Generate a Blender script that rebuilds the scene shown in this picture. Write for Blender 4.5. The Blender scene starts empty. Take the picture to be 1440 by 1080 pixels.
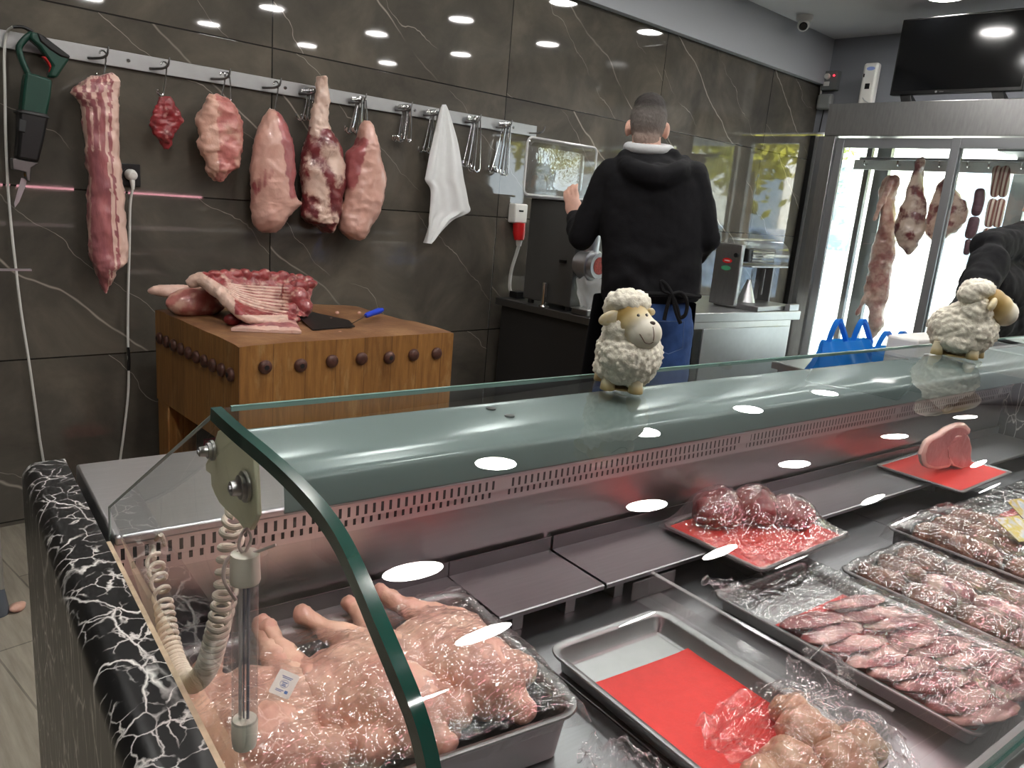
import bpy, math, random
import numpy as np
from mathutils import Vector, Matrix, noise as mn
R = math.radians
rnd = random.Random(7)
SC = bpy.context.scene
COL = SC.collection
V = Vector

# ------------------------------------------------------------------ camera geometry (image 1440x1080)
F_PX = 1088.0
PITCH, ROLL, AZ, HC = R(13.3), R(4.94), R(46.1), 1.42
_f0 = V((math.cos(AZ), math.sin(AZ), 0)); _r0 = V((math.sin(AZ), -math.cos(AZ), 0)); _z = V((0, 0, 1))
FW = _f0 * math.cos(PITCH) - _z * math.sin(PITCH)
_u0 = _f0 * math.sin(PITCH) + _z * math.cos(PITCH)
RT = _r0 * math.cos(ROLL) + _u0 * math.sin(ROLL)
UP = -_r0 * math.sin(ROLL) + _u0 * math.cos(ROLL)
CAM = V((0, 0, HC))
CA = R(-6.0)                       # the display counter stands turned by 6 degrees against the tiled wall
def W(x, y, z):                    # counter coordinates -> room coordinates
    c, s = math.cos(CA), math.sin(CA)
    return V((c * x - s * y, s * x + c * y, z))
def Lc(p):
    c, s = math.cos(CA), math.sin(CA)
    return V((c * p[0] + s * p[1], -s * p[0] + c * p[1], p[2]))
def ray(x, y): return FW + RT * ((x - 720) / F_PX) - UP * ((y - 540) / F_PX)
def at(x, y, X=None, Y=None, Z=None, yc=None, xc=None):   # where the sight line meets a real plane of the room
    r = ray(x, y)
    if X is not None: t = X / r[0]
    elif Y is not None: t = Y / r[1]
    elif Z is not None: t = (Z - HC) / r[2]
    elif yc is not None: t = yc / Lc(r)[1]
    else: t = xc / Lc(r)[0]
    return CAM + r * t
def depth(p): return (V(p) - CAM).dot(FW)

# ------------------------------------------------------------------ geometry collector
class G:
    def __init__(s): s.v = []; s.f = []
    def add(s, vs, fs):
        b = len(s.v); s.v += [V(p) for p in vs]; s.f += [tuple(b + i for i in f) for f in fs]; return s
    def box(s, x0, x1, y0, y1, z0, z1):
        vs = [(x, y, z) for z in (z0, z1) for y in (y0, y1) for x in (x0, x1)]
        return s.add(vs, [(0, 2, 3, 1), (4, 5, 7, 6), (0, 1, 5, 4), (2, 6, 7, 3), (0, 4, 6, 2), (1, 3, 7, 5)])
    def loft(s, rings, closed=True, cap=True):
        n = len(rings[0]); vs = [p for r in rings for p in r]; fs = []
        for i in range(len(rings) - 1):
            for j in range(n if closed else n - 1):
                k = (j + 1) % n
                fs.append((i * n + j, i * n + k, (i + 1) * n + k, (i + 1) * n + j))
        if cap and closed:
            fs.append(tuple(range(n - 1, -1, -1))); b = (len(rings) - 1) * n; fs.append(tuple(b + j for j in range(n)))
        return s.add(vs, fs)
    def tube(s, pts, r, n=10, cap=True):
        pts = [V(p) for p in pts]; m = len(pts)
        rs = r if isinstance(r, (list, tuple)) else [r] * m
        ref = None; rings = []
        for i, p in enumerate(pts):
            t = (pts[min(i + 1, m - 1)] - pts[max(i - 1, 0)]).normalized()
            if ref is None: ref = t.orthogonal().normalized()
            ref = (ref - t * ref.dot(t)); ref = ref.normalized() if ref.length > 1e-6 else t.orthogonal().normalized()
            b = t.cross(ref)
            rings.append([p + (ref * math.cos(2 * math.pi * k / n) + b * math.sin(2 * math.pi * k / n)) * rs[i] for k in range(n)])
        return s.loft(rings, True, cap)
    def capsule(s, p0, r0, p1, r1, n=16):
        p0 = V(p0); p1 = V(p1); d = (p1 - p0).normalized(); pts = []; rs = []
        for a in (-80, -55, -30, 0): pts.append(p0 + d * r0 * math.sin(R(a))); rs.append(r0 * math.cos(R(a)))
        for a in (0, 30, 55, 80): pts.append(p1 + d * r1 * math.sin(R(a))); rs.append(r1 * math.cos(R(a)))
        return s.tube(pts, rs, n)
    def ball(s, c, r, nu=24, nv=16, M=None):
        c = V(c); r = (r, r, r) if isinstance(r, (int, float)) else r
        vs = []; fs = []
        for j in range(1, nv):
            a = math.pi * j / nv
            for i in range(nu):
                b = 2 * math.pi * i / nu
                q = V((r[0] * math.sin(a) * math.cos(b), r[1] * math.sin(a) * math.sin(b), r[2] * math.cos(a)))
                vs.append(c + (M @ q if M else q))
        t = V((0, 0, r[2])); vs.append(c + (M @ t if M else t)); vs.append(c - (M @ t if M else t))
        T = (nv - 1) * nu
        for i in range(nu):
            k = (i + 1) % nu
            fs.append((T, i, k)); b = (nv - 2) * nu; fs.append((T + 1, b + k, b + i))
            for j in range(nv - 2): fs.append((j * nu + i, (j + 1) * nu + i, (j + 1) * nu + k, j * nu + k))
        return s.add(vs, fs)
    def grid(s, fn, nu, nv):
        vs = [fn(i / nu, j / nv) for j in range(nv + 1) for i in range(nu + 1)]
        return s.add(vs, [(j * (nu + 1) + i, j * (nu + 1) + i + 1, (j + 1) * (nu + 1) + i + 1, (j + 1) * (nu + 1) + i) for j in range(nv) for i in range(nu)])
    def ext(s, poly, d):
        poly = [V(p) for p in poly]; d = V(d); n = len(poly)
        return s.add(poly + [p + d for p in poly], [tuple(range(n - 1, -1, -1)), tuple(range(n, 2 * n))] + [(i, (i + 1) % n, n + (i + 1) % n, n + i) for i in range(n)])
    def disc(s, c, nrm, r0, h, n=24, r1=None):
        c = V(c); nrm = V(nrm).normalized()
        return s.tube([c, c + nrm * h], [r0, r0 if r1 is None else r1], n)
    def map(s, fn): s.v = [V(fn(*p)) for p in s.v]; return s
    def xf(s, M): s.v = [M @ p for p in s.v]; return s
    def noise(s, amp, sc, oct=3, seed=0, nrm=True):
        me = bpy.data.meshes.new('t'); me.from_pydata([tuple(p) for p in s.v], [], s.f); me.update()
        o = V((seed * 3.1, seed * 1.7, seed * 2.3))
        for i, vt in enumerate(me.vertices):
            a = amp * mn.fractal(s.v[i] * sc + o, 1.0, 2.0, oct)
            s.v[i] = s.v[i] + vt.normal * a
        bpy.data.meshes.remove(me); return s

ROOTM = {}
def link(name, g, m, parent=None, smooth=True, sharp=40, attr=None, bevel=0, origin=None, seg=2):
    vs = [V(p) for p in g.v]
    me = bpy.data.meshes.new(name)
    o = bpy.data.objects.new(name, me); COL.objects.link(o)
    if parent is not None:
        Mi = ROOTM[parent.name].inverted(); vs = [Mi @ p for p in vs]; ROOTM[o.name] = ROOTM[parent.name].copy(); o.parent = parent
    else:
        if origin is None:
            xs = [p[0] for p in vs]; ys = [p[1] for p in vs]; origin = V(((min(xs) + max(xs)) / 2, (min(ys) + max(ys)) / 2, min(p[2] for p in vs)))
        origin = V(origin); vs = [p - origin for p in vs]; o.location = origin; ROOTM[o.name] = Matrix.Translation(origin)
    me.from_pydata([tuple(p) for p in vs], [], g.f); me.update()
    if smooth:
        me.polygons.foreach_set('use_smooth', [True] * len(me.polygons))
        if sharp: me.set_sharp_from_angle(angle=R(sharp))
    if attr is not None:
        for nm, vals in attr.items():
            a = me.attributes.new(nm, 'FLOAT', 'POINT'); a.data.foreach_set('value', [float(x) for x in vals])
    if m: me.materials.append(m)
    if bevel:
        b = o.modifiers.new('Bevel', 'BEVEL'); b.width = bevel; b.segments = seg; b.limit_method = 'ANGLE'; b.angle_limit = R(40)
    return o
def root(name, loc, label, cat, group=None, rz=0):
    o = bpy.data.objects.new(name, None); COL.objects.link(o); o.empty_display_size = .05
    M = Matrix.Translation(V(loc)) @ Matrix.Rotation(rz, 4, 'Z'); o.location = V(loc); o.rotation_euler = (0, 0, rz)
    ROOTM[o.name] = M; return tag(o, label, cat, group)
def tag(o, label, cat, group=None, kind=None):
    o['label'] = label; o['category'] = cat
    if group: o['group'] = group
    if kind: o['kind'] = kind
    return o
def struct(name, g, m, parent=None, **k):
    o = link(name, g, m, parent, **k)
    if parent is None: o['kind'] = 'structure'
    return o
def dup(o, M, label=None, group=None):                 # copy a thing with its parts and sub-parts
    r = o.copy(); COL.objects.link(r); r.matrix_basis = M
    if label: r['label'] = label
    if group: r['group'] = group
    for ch in list(o.children):
        c = ch.copy(); COL.objects.link(c); c.parent = r
        for gch in list(ch.children):
            d = gch.copy(); COL.objects.link(d); d.parent = c
    return r
def voxel(g, size, smooth=2):                          # fuse overlapping volumes into one continuous surface
    me = bpy.data.meshes.new('t'); me.from_pydata([tuple(p) for p in g.v], [], g.f); me.update()
    o = bpy.data.objects.new('t', me); COL.objects.link(o)
    m = o.modifiers.new('r', 'REMESH'); m.mode = 'VOXEL'; m.voxel_size = size
    if smooth:
        sm = o.modifiers.new('s', 'SMOOTH'); sm.iterations = smooth; sm.factor = .5
    dg = bpy.context.evaluated_depsgraph_get(); ev = o.evaluated_get(dg); e = ev.to_mesh()
    out = G(); out.v = [V(v.co) for v in e.vertices]; out.f = [tuple(p.vertices) for p in e.polygons]
    ev.to_mesh_clear(); bpy.data.objects.remove(o); bpy.data.meshes.remove(me); return out
def cr(P, t):                                          # Catmull-Rom through tuples, t in 0..1
    n = len(P) - 1; x = min(max(t * n, 0), n - 1e-6); i = int(x); u = x - i
    p0, p1, p2, p3 = P[max(i - 1, 0)], P[i], P[i + 1], P[min(i + 2, n)]
    return tuple(.5 * (2 * b + (c - a) * u + (2 * a - 5 * b + 4 * c - d) * u * u + (3 * b - a - 3 * c + d) * u ** 3) for a, b, c, d in zip(p0, p1, p2, p3))
def curve(P, n): return [V(cr([tuple(p) for p in P], i / n)) for i in range(n + 1)]

# ------------------------------------------------------------------ materials
def s(r, g, b, a=1):
    f = lambda c: (c / 255 / 12.92) if c / 255 <= .04045 else ((c / 255 + .055) / 1.055) ** 2.4
    return (f(r), f(g), f(b), a)
class N:
    def __init__(self, name):
        self.m = bpy.data.materials.new(name); self.m.use_nodes = True; self.t = self.m.node_tree; self.t.nodes.clear()
        self.out = self.t.nodes.new('ShaderNodeOutputMaterial')
    def n(self, typ, **k):
        x = self.t.nodes.new('ShaderNode' + typ)
        for a, b in k.items(): setattr(x, a, b)
        return x
    def l(self, a, b): self.t.links.new(a, b)
    def val(self, sock, v):
        if hasattr(v, 'is_output') or isinstance(v, bpy.types.NodeSocket): self.l(v, sock)
        else: sock.default_value = v
    def math(self, op, a, b=0.0, c=None, clamp=False):
        x = self.n('Math', operation=op, use_clamp=clamp); self.val(x.inputs[0], a); self.val(x.inputs[1], b)
        if c is not None: self.val(x.inputs[2], c)
        return x.outputs[0]
    def mix(self, f, a, b, typ='MIX'):
        x = self.n('Mix', data_type='RGBA', blend_type=typ); self.val(x.inputs[0], f); self.val(x.inputs[6], a); self.val(x.inputs[7], b); return x.outputs[2]
    def ramp(self, f, stops):
        x = self.n('ValToRGB'); e = x.color_ramp.elements
        while len(e) < len(stops): e.new(.5)
        for q, (p, c) in zip(e, stops): q.position = p; q.color = c
        self.val(x.inputs[0], f); return x.outputs[0]
    def noise(self, vec, scale, detail=4, rough=.55, dist=0):
        x = self.n('TexNoise'); x.inputs['Scale'].default_value = scale; x.inputs['Detail'].default_value = detail; x.inputs['Roughness'].default_value = rough; x.inputs['Distortion'].default_value = dist
        if vec is not None: self.l(vec, x.inputs['Vector'])
        return x.outputs[0]
    def obj(self): return self.n('TexCoord').outputs['Object']
    def pos(self): return self.n('NewGeometry').outputs['Position']
    def mapv(self, vec, sc=(1, 1, 1), rot=(0, 0, 0), loc=(0, 0, 0)):
        x = self.n('Mapping'); x.inputs['Scale'].default_value = sc; x.inputs['Rotation'].default_value = rot; x.inputs['Location'].default_value = loc; self.l(vec, x.inputs[0]); return x.outputs[0]
    def bump(self, h, st=.3, d=.01):
        x = self.n('Bump'); x.inputs['Strength'].default_value = st; x.inputs['Distance'].default_value = d; self.l(h, x.inputs['Height']); return x.outputs[0]
    def pbr(self, col, rough=.5, metal=0, spec=.5, nrm=None, coat=0, **k):
        b = self.n('BsdfPrincipled'); self.val(b.inputs['Base Color'], col); self.val(b.inputs['Roughness'], rough); self.val(b.inputs['Metallic'], metal)
        b.inputs['Specular IOR Level'].default_value = spec; b.inputs['Coat Weight'].default_value = coat
        if coat: b.inputs['Coat Roughness'].default_value = .08
        for a, v in k.items(): b.inputs[a].default_value = v
        if nrm is not None: self.l(nrm, b.inputs['Normal'])
        self.l(b.outputs[0], self.out.inputs[0]); return self.m
    def cos(self, nrm=None):
        ge = self.n('NewGeometry'); d = self.n('VectorMath', operation='DOT_PRODUCT'); self.l(ge.outputs['Incoming'], d.inputs[0]); self.l(nrm if nrm is not None else ge.outputs['Normal'], d.inputs[1])
        return self.math('ABSOLUTE', d.outputs['Value'])
def plain(name, col, rough=.5, metal=0, spec=.5, var=0, vs=20, bump=0, bs=60, coat=0):
    n = N(name); o = n.obj(); c = col
    if var:
        k = n.noise(o, vs); dk = tuple(x * (1 - var) for x in col[:3]) + (1,); lt = tuple(min(1, x * (1 + var)) for x in col[:3]) + (1,)
        c = n.ramp(k, [(.3, dk), (.7, lt)])
    nr = n.bump(n.noise(o, bs), bump, .004) if bump else None
    return n.pbr(c, rough, metal, spec, nr, coat)
def steel(name, col=(.62, .62, .62, 1), rough=.28, var=.12, sc=(3, 60, 3), bump=.06):
    n = N(name); o = n.mapv(n.obj(), sc)
    k = n.noise(o, 6, 3); k2 = n.noise(n.obj(), 5, 3)
    r = n.math('MULTIPLY_ADD', k2, .08, rough - .04)
    c = n.ramp(k, [(.2, tuple(x * (1 - var) for x in col[:3]) + (1,)), (.8, col)])
    return n.pbr(c, r, 1, .5, n.bump(k, bump, .002))
def emit(name, col, st):
    n = N(name); e = n.n('Emission'); e.inputs[0].default_value = col; e.inputs[1].default_value = st; n.l(e.outputs[0], n.out.inputs[0]); return n.m
def pane(name, tint=(.9, .96, .94, 1), f0=.04, rough=0.0, haze=0.0, bumpy=None):
    """thin clear sheet: sees through, mirrors more at grazing angles"""
    n = N(name); nr = None
    if bumpy: nr = n.bump(n.noise(n.mapv(n.obj(), bumpy[0]), bumpy[1], 4, .6), bumpy[2], bumpy[3])
    c = n.cos(nr); fr = n.math('MULTIPLY_ADD', n.math('POWER', n.math('SUBTRACT', 1, c), 5), 1 - f0, f0, clamp=True)
    t = n.n('BsdfTransparent'); t.inputs[0].default_value = tint
    g = n.n('BsdfGlossy'); g.inputs['Roughness'].default_value = rough; g.inputs[0].default_value = (1, 1, 1, 1)
    if nr is not None: n.l(nr, g.inputs['Normal'])
    mx = n.n('MixShader'); n.l(fr, mx.inputs[0]); n.l(t.outputs[0], mx.inputs[1]); n.l(g.outputs[0], mx.inputs[2]); last = mx.outputs[0]
    if haze:
        d = n.n('BsdfDiffuse'); d.inputs[0].default_value = (.85, .85, .85, 1); m2 = n.n('MixShader'); m2.inputs[0].default_value = haze
        n.l(last, m2.inputs[1]); n.l(d.outputs[0], m2.inputs[2]); last = m2.outputs[0]
    n.l(last, n.out.inputs[0]); return n.m
def meat(name, lean, dark, fat, sc=40, lo=.42, hi=.58, rough=.32, amp=.5, stretch=(1, 1, 1), bump=.25, coat=.25):
    """lean and fat mixed by the mesh attribute 'fat' broken up by noise"""
    n = N(name); o = n.mapv(n.obj(), stretch)
    a = n.n('Attribute', attribute_name='fat').outputs['Fac']
    k = n.noise(o, sc, 5, .6, .4); f = n.math('ADD', a, n.math('MULTIPLY', n.math('SUBTRACT', k, .5), amp))
    f = n.ramp(f, [(lo, (0, 0, 0, 1)), (hi, (1, 1, 1, 1))])
    k2 = n.noise(o, sc * .5, 3); cl = n.ramp(k2, [(.3, dark), (.65, lean)])
    k3 = n.noise(o, sc * .7, 3); cf = n.mix(k3, fat, tuple(x * y for x, y in zip(fat[:3], (.88, .72, .66))) + (1,))
    return n.pbr(n.mix(f, cl, cf), rough, 0, .5, n.bump(n.noise(o, sc * 2.2, 4), bump, .006), coat)

M = {}
M['steel'] = steel('brushed_steel', rough=.36)
M['steel_deck'] = steel('deck_steel', (.27, .27, .28, 1), .36, .12, (2, 30, 2))
M['steel_rail'] = steel('rail_steel', (.40, .40, .40, 1), .36)
M['steel_fridge'] = steel('fridge_steel', (.40, .40, .40, 1), .34, .2, (2, 12, 2), .03)
M['soffit'] = plain('grey_soffit_paint', s(172, 175, 180), .7)
M['steel_dark'] = steel('dark_steel', (.22, .22, .22, 1), .38)
M['steel_bright'] = steel('bright_steel', (.54, .55, .57, 1), .36, .1, (4, 4, 4), .03)
M['chrome'] = plain('chrome', (.7, .7, .7, 1), .12, 1)
M['alu'] = plain('aluminium', s(150, 152, 155), .35, .7)
M['white'] = plain('white_plastic', s(225, 225, 220), .35)
M['black'] = plain('black_plastic', s(12, 12, 13), .4, var=.3)
M['ceil'] = plain('ceiling_paint', s(232, 233, 235), .7, bump=.05, bs=30)
M['grey_wall'] = plain('grey_wall_paint', s(138, 141, 148), .6, bump=.08, bs=40)
M['pale_wall'] = plain('pale_wall_paint', s(150, 148, 143), .7)
def tile_mat():
    n = N('dark_marble_tile'); p = n.pos(); sp = n.n('SeparateXYZ'); n.l(p, sp.inputs[0]); X, Z = sp.outputs[0], sp.outputs[2]
    ax = n.math('DIVIDE', n.math('SUBTRACT', X, 1.642 - 13.76), 1.376); az = n.math('DIVIDE', n.math('SUBTRACT', Z, .669 - 6.52), .652)
    fx = n.math('FRACT', ax); fz = n.math('FRACT', az)
    ex = n.math('MULTIPLY', n.math('MINIMUM', fx, n.math('SUBTRACT', 1, fx)), 1.376); ez = n.math('MULTIPLY', n.math('MINIMUM', fz, n.math('SUBTRACT', 1, fz)), .652)
    gr = n.math('LESS_THAN', n.math('MINIMUM', ex, ez), .0028)
    cb = n.n('CombineXYZ'); n.l(n.math('FLOOR', ax), cb.inputs[0]); n.l(n.math('FLOOR', az), cb.inputs[1])
    wn = n.n('TexWhiteNoise', noise_dimensions='3D'); n.l(cb.outputs[0], wn.inputs['Vector'])
    sc = n.n('VectorMath', operation='SCALE'); n.l(wn.outputs['Color'], sc.inputs[0]); sc.inputs['Scale'].default_value = 20
    ad = n.n('VectorMath', operation='ADD'); n.l(p, ad.inputs[0]); n.l(sc.outputs[0], ad.inputs[1]); q = ad.outputs[0]
    base = n.ramp(n.noise(q, 2.2, 8, .62, .6), [(.28, s(64, 62, 58)), (.5, s(86, 82, 75)), (.72, s(112, 105, 94))])
    base = n.mix(n.math('MULTIPLY', n.noise(q, 14, 6, .7), .35), base, s(78, 74, 68))
    col = base
    for k, (fq, of, wdt, th) in enumerate(((1.0, .2, .0060, .36), (1.9, .55, .0042, .44))):
        w = n.math('MULTIPLY', n.math('SUBTRACT', n.noise(q, 1.3 + k, 4, .5), .5), .30)
        rv = n.n('SeparateXYZ'); n.l(q, rv.inputs[0])
        d = n.math('ADD', n.math('MULTIPLY_ADD', rv.outputs[2], .78, n.math('MULTIPLY', rv.outputs[0], .62)), w)
        e = n.math('ABSOLUTE', n.math('SUBTRACT', n.math('FRACT', n.math('ADD', n.math('MULTIPLY', d, fq), of)), .5))
        ln = n.math('SUBTRACT', 1, n.math('DIVIDE', e, wdt), clamp=True)
        mk = n.ramp(n.noise(q, 1.7 + k, 2), [(th, (0, 0, 0, 1)), (th + .12, (1, 1, 1, 1))])
        col = n.mix(n.math('MULTIPLY', n.math('MULTIPLY', ln, mk), .75), col, s(176, 168, 156))
    col = n.mix(gr, col, s(34, 32, 30))
    r = n.math('MULTIPLY_ADD', n.noise(q, 6, 3), .035, .015)
    return n.pbr(col, r, 0, .55, n.bump(n.math('SUBTRACT', 1, gr), .3, .002))
M['tile'] = tile_mat()
def floor_mat():
    n = N('wood_look_floor_tile'); p = n.pos(); b = n.n('TexBrick'); b.offset = .37
    n.l(n.mapv(p, (1, 1, 1), (0, 0, R(84))), b.inputs['Vector'])
    b.inputs['Scale'].default_value = 1; b.inputs['Brick Width'].default_value = 1.2; b.inputs['Row Height'].default_value = .2; b.inputs['Mortar Size'].default_value = .003
    b.inputs['Color1'].default_value = s(150, 143, 130); b.inputs['Color2'].default_value = s(128, 121, 109); b.inputs['Mortar'].default_value = s(62, 58, 54)
    g = n.noise(n.mapv(p, (22, 2, 1), (0, 0, R(84))), 2, 6, .65)
    return n.pbr(n.mix(.4, b.outputs[0], n.ramp(g, [(.3, s(95, 88, 78)), (.7, s(175, 167, 152))])), .45)
M['floor'] = floor_mat()
def laminate():
    n = N('black_marble_laminate'); p = n.obj()
    def veins(vec, sc, wd, w, th):
        nz = n.n('TexNoise'); nz.inputs['Scale'].default_value = sc * .8; nz.inputs['Detail'].default_value = 5; n.l(vec, nz.inputs['Vector'])
        a = n.n('VectorMath', operation='SCALE'); n.l(nz.outputs['Color'], a.inputs[0]); a.inputs['Scale'].default_value = w
        b = n.n('VectorMath', operation='ADD'); n.l(vec, b.inputs[0]); n.l(a.outputs[0], b.inputs[1])
        vo = n.n('TexVoronoi', feature='DISTANCE_TO_EDGE'); vo.inputs['Scale'].default_value = sc; n.l(b.outputs[0], vo.inputs['Vector'])
        mk = n.ramp(n.noise(vec, sc * .7, 3), [(th, (0, 0, 0, 1)), (th + .14, (1, 1, 1, 1))])
        wv = n.math('MULTIPLY', n.noise(vec, sc * 1.5, 2), wd)
        return n.math('MULTIPLY', n.math('SUBTRACT', 1, n.math('DIVIDE', vo.outputs['Distance'], wv), clamp=True), mk)
    v1 = veins(n.mapv(p, (1.6, .9, .55), loc=(.3, .7, .2)), 11, .05, .1, .44); v2 = veins(n.mapv(p, (3, 2.6, .75)), 15, .085, .07, .40)
    f = n.math('MAXIMUM', v1, n.math('MULTIPLY', v2, .85))
    c = n.mix(f, n.ramp(n.noise(p, 9, 3), [(.3, s(12, 12, 13)), (.7, s(26, 26, 27))]), s(228, 226, 222))
    return n.pbr(c, .28, 0, .5)
M['laminate'] = laminate()
def wood():
    n = N('butcher_block_wood'); p = n.pos(); sp = n.n('SeparateXYZ'); n.l(p, sp.inputs[0])
    u = n.math('ADD', n.math('MULTIPLY', sp.outputs[0], 8.2), n.math('MULTIPLY', sp.outputs[1], 8.2))
    wn = n.n('TexWhiteNoise', noise_dimensions='1D'); n.l(n.math('FLOOR', u), wn.inputs['W'])
    st = n.ramp(wn.outputs['Value'], [(0, s(108, 72, 34)), (.5, s(136, 94, 46)), (1, s(156, 112, 60))])
    g = n.noise(n.mapv(p, (18, 18, 1.6)), 4, 6, .65); c = n.mix(.5, st, n.ramp(g, [(.3, s(84, 54, 25)), (.72, s(166, 120, 66))]))
    fu = n.math('FRACT', u); sm = n.math('LESS_THAN', n.math('MINIMUM', fu, n.math('SUBTRACT', 1, fu)), .012)
    c = n.mix(n.math('MULTIPLY', sm, .6), c, s(70, 42, 18))
    st2 = n.ramp(n.noise(n.mapv(p, (4, 4, 1.2)), 3, 6, .7), [(.55, (0, 0, 0, 1)), (.75, (1, 1, 1, 1))]); c = n.mix(n.math('MULTIPLY', st2, .35), c, s(205, 175, 125))
    return n.pbr(c, .45, 0, .4, n.bump(g, .15, .004))
M['wood'] = wood()
def woodtop():
    n = N('worn_chopping_surface'); p = n.pos(); k = n.noise(p, 6, 7, .65); k2 = n.noise(n.mapv(p, (30, 6, 1)), 3, 4)
    c = n.ramp(k, [(.25, s(88, 58, 38)), (.5, s(128, 92, 62)), (.75, s(168, 132, 92))]); c = n.mix(n.math('MULTIPLY', k2, .4), c, s(110, 70, 48))
    return n.pbr(c, .5, 0, .4, n.bump(k2, .3, .004))
M['woodtop'] = woodtop()
M['bolt'] = plain('rusty_bolt', s(74, 44, 34), .5, .2, var=.4, vs=90, bump=.3, bs=120)
M['glass'] = pane('case_glass', (.89, .945, .94, 1), .045)
M['end_glass'] = pane('end_glass', (.95, .98, .965, 1), .035)
M['shopglass'] = pane('window_glass', (.96, .98, .98, 1), .04)
M['acrylic'] = pane('clear_acrylic', (.95, .95, .95, 1), .05, .05, .04)
M['bottleplastic'] = pane('soft_clear_plastic', (.93, .94, .94, 1), .07, .1, .07)
M['bagplastic'] = pane('thin_white_plastic', (.9, .9, .9, 1), .06, .2, .35)
def film():
    n = N('cling_film'); o = n.obj()
    st = n.noise(n.mapv(o, (5, 85, 5), (0, 0, .5)), 1.6, 1.2, .5, .7); k = n.noise(o, 42, 1.5, .5, 1.0)
    h = n.math('ADD', n.math('ABSOLUTE', n.math('SUBTRACT', st, .5)), n.math('MULTIPLY', n.math('ABSOLUTE', n.math('SUBTRACT', k, .5)), .42))
    nr = n.bump(h, 1.0, .0034)
    c = n.cos(nr); fr = n.math('MULTIPLY_ADD', n.math('POWER', n.math('SUBTRACT', 1, c), 3), .85, .075, clamp=True)
    t = n.n('BsdfTransparent'); t.inputs[0].default_value = (.97, .96, .96, 1)
    g = n.n('BsdfGlossy'); g.inputs['Roughness'].default_value = .05; g.inputs[0].default_value = (1, 1, 1, 1); n.l(nr, g.inputs['Normal'])
    mx = n.n('MixShader'); n.l(fr, mx.inputs[0]); n.l(t.outputs[0], mx.inputs[1]); n.l(g.outputs[0], mx.inputs[2])
    n.l(mx.outputs[0], n.out.inputs[0]); return n.m
M['film'] = film()
M['edge_glass'] = plain('green_glass_edge', s(24, 62, 54), .12, 0, .6, var=.25, vs=14, coat=.5)
M['redpaper'] = plain('red_butcher_paper', s(200, 46, 40), .6, var=.06, vs=60, bump=.2, bs=220)
M['cream'] = plain('cream_metal_plate', s(236, 233, 200), .4, 0, var=.06, vs=25, bump=.1)
M['coil'] = plain('cream_cable', s(214, 206, 190), .42, var=.05)
M['cord'] = plain('white_cord', s(205, 205, 200), .45)
M['beige'] = plain('raw_board_edge', s(176, 158, 132), .7, var=.2, vs=60)
M['rail_meat'] = None
M['belly'] = meat('pork_belly', s(170, 104, 104), s(128, 74, 82), s(218, 190, 178), 26, .40, .56, amp=.7, stretch=(2.2, 2.2, .5))
M['red'] = meat('lean_red_meat', s(146, 46, 50), s(98, 24, 30), s(206, 160, 152), 45, .45, .6)
M['pork'] = meat('pork_meat', s(192, 124, 116), s(164, 90, 86), s(212, 174, 158), 34, .4, .6)
M['skin'] = meat('pork_with_skin', s(164, 92, 92), s(130, 60, 64), s(202, 164, 152), 22, .34, .62, amp=.4)
M['lamb'] = meat('lamb_leg', s(122, 50, 52), s(84, 30, 36), s(208, 186, 172), 30, .38, .66, amp=1.0)
M['rib'] = meat('rib_rack_meat', s(152, 68, 68), s(110, 40, 44), s(212, 188, 174), 60, .36, .66, amp=.22)
M['chicken'] = meat('raw_chicken', s(212, 164, 146), s(198, 142, 126), s(222, 188, 166), 30, .35, .65, amp=.6, rough=.4)
M['mince'] = meat('brown_minced_meat', s(128, 88, 70), s(96, 60, 50), s(160, 118, 96), 120, .45, .7, amp=.8, bump=.6)
M['slice'] = meat('sliced_pork', s(160, 92, 90), s(120, 62, 62), s(200, 164, 156), 45, .46, .58, amp=.5)
M['darkred'] = meat('dark_beef', s(138, 58, 56), s(100, 36, 38), s(196, 140, 130), 40, .5, .66, amp=.5)
M['chop'] = meat('pork_chop', s(178, 104, 102), s(160, 86, 84), s(216, 180, 170), 30, .45, .55, amp=.2)
M['jar_white'] = plain('glazed_white', s(225, 220, 205), .3)
M['wool'] = plain('cream_wool', s(230, 224, 208), .9, var=.08, vs=200, bump=.25, bs=500)
M['cer'] = None
M['skin_h'] = plain('human_skin', s(206, 162, 144), .5, var=.08, vs=30, bump=.1)
M['hoodie'] = plain('black_cotton', s(9, 9, 13), .9, spec=.25, var=.2, vs=14, bump=.25, bs=300)
M['apron'] = plain('black_apron_cloth', s(13, 13, 15), .85, spec=.25, bump=.25, bs=250)
M['grey_cotton'] = plain('grey_cotton', s(176, 178, 180), .9, var=.06, vs=200)
M['jeans'] = plain('blue_denim', s(44, 70, 116), .85, spec=.25, var=.3, vs=12, bump=.3, bs=400)
M['shoe'] = plain('black_shoe', s(20, 20, 20), .5)
M['green_plastic'] = plain('dark_green_plastic', s(14, 58, 46), .42, var=.1)
M['red_plastic'] = plain('red_plastic', s(196, 28, 30), .4)
M['bluebag'] = None
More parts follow.
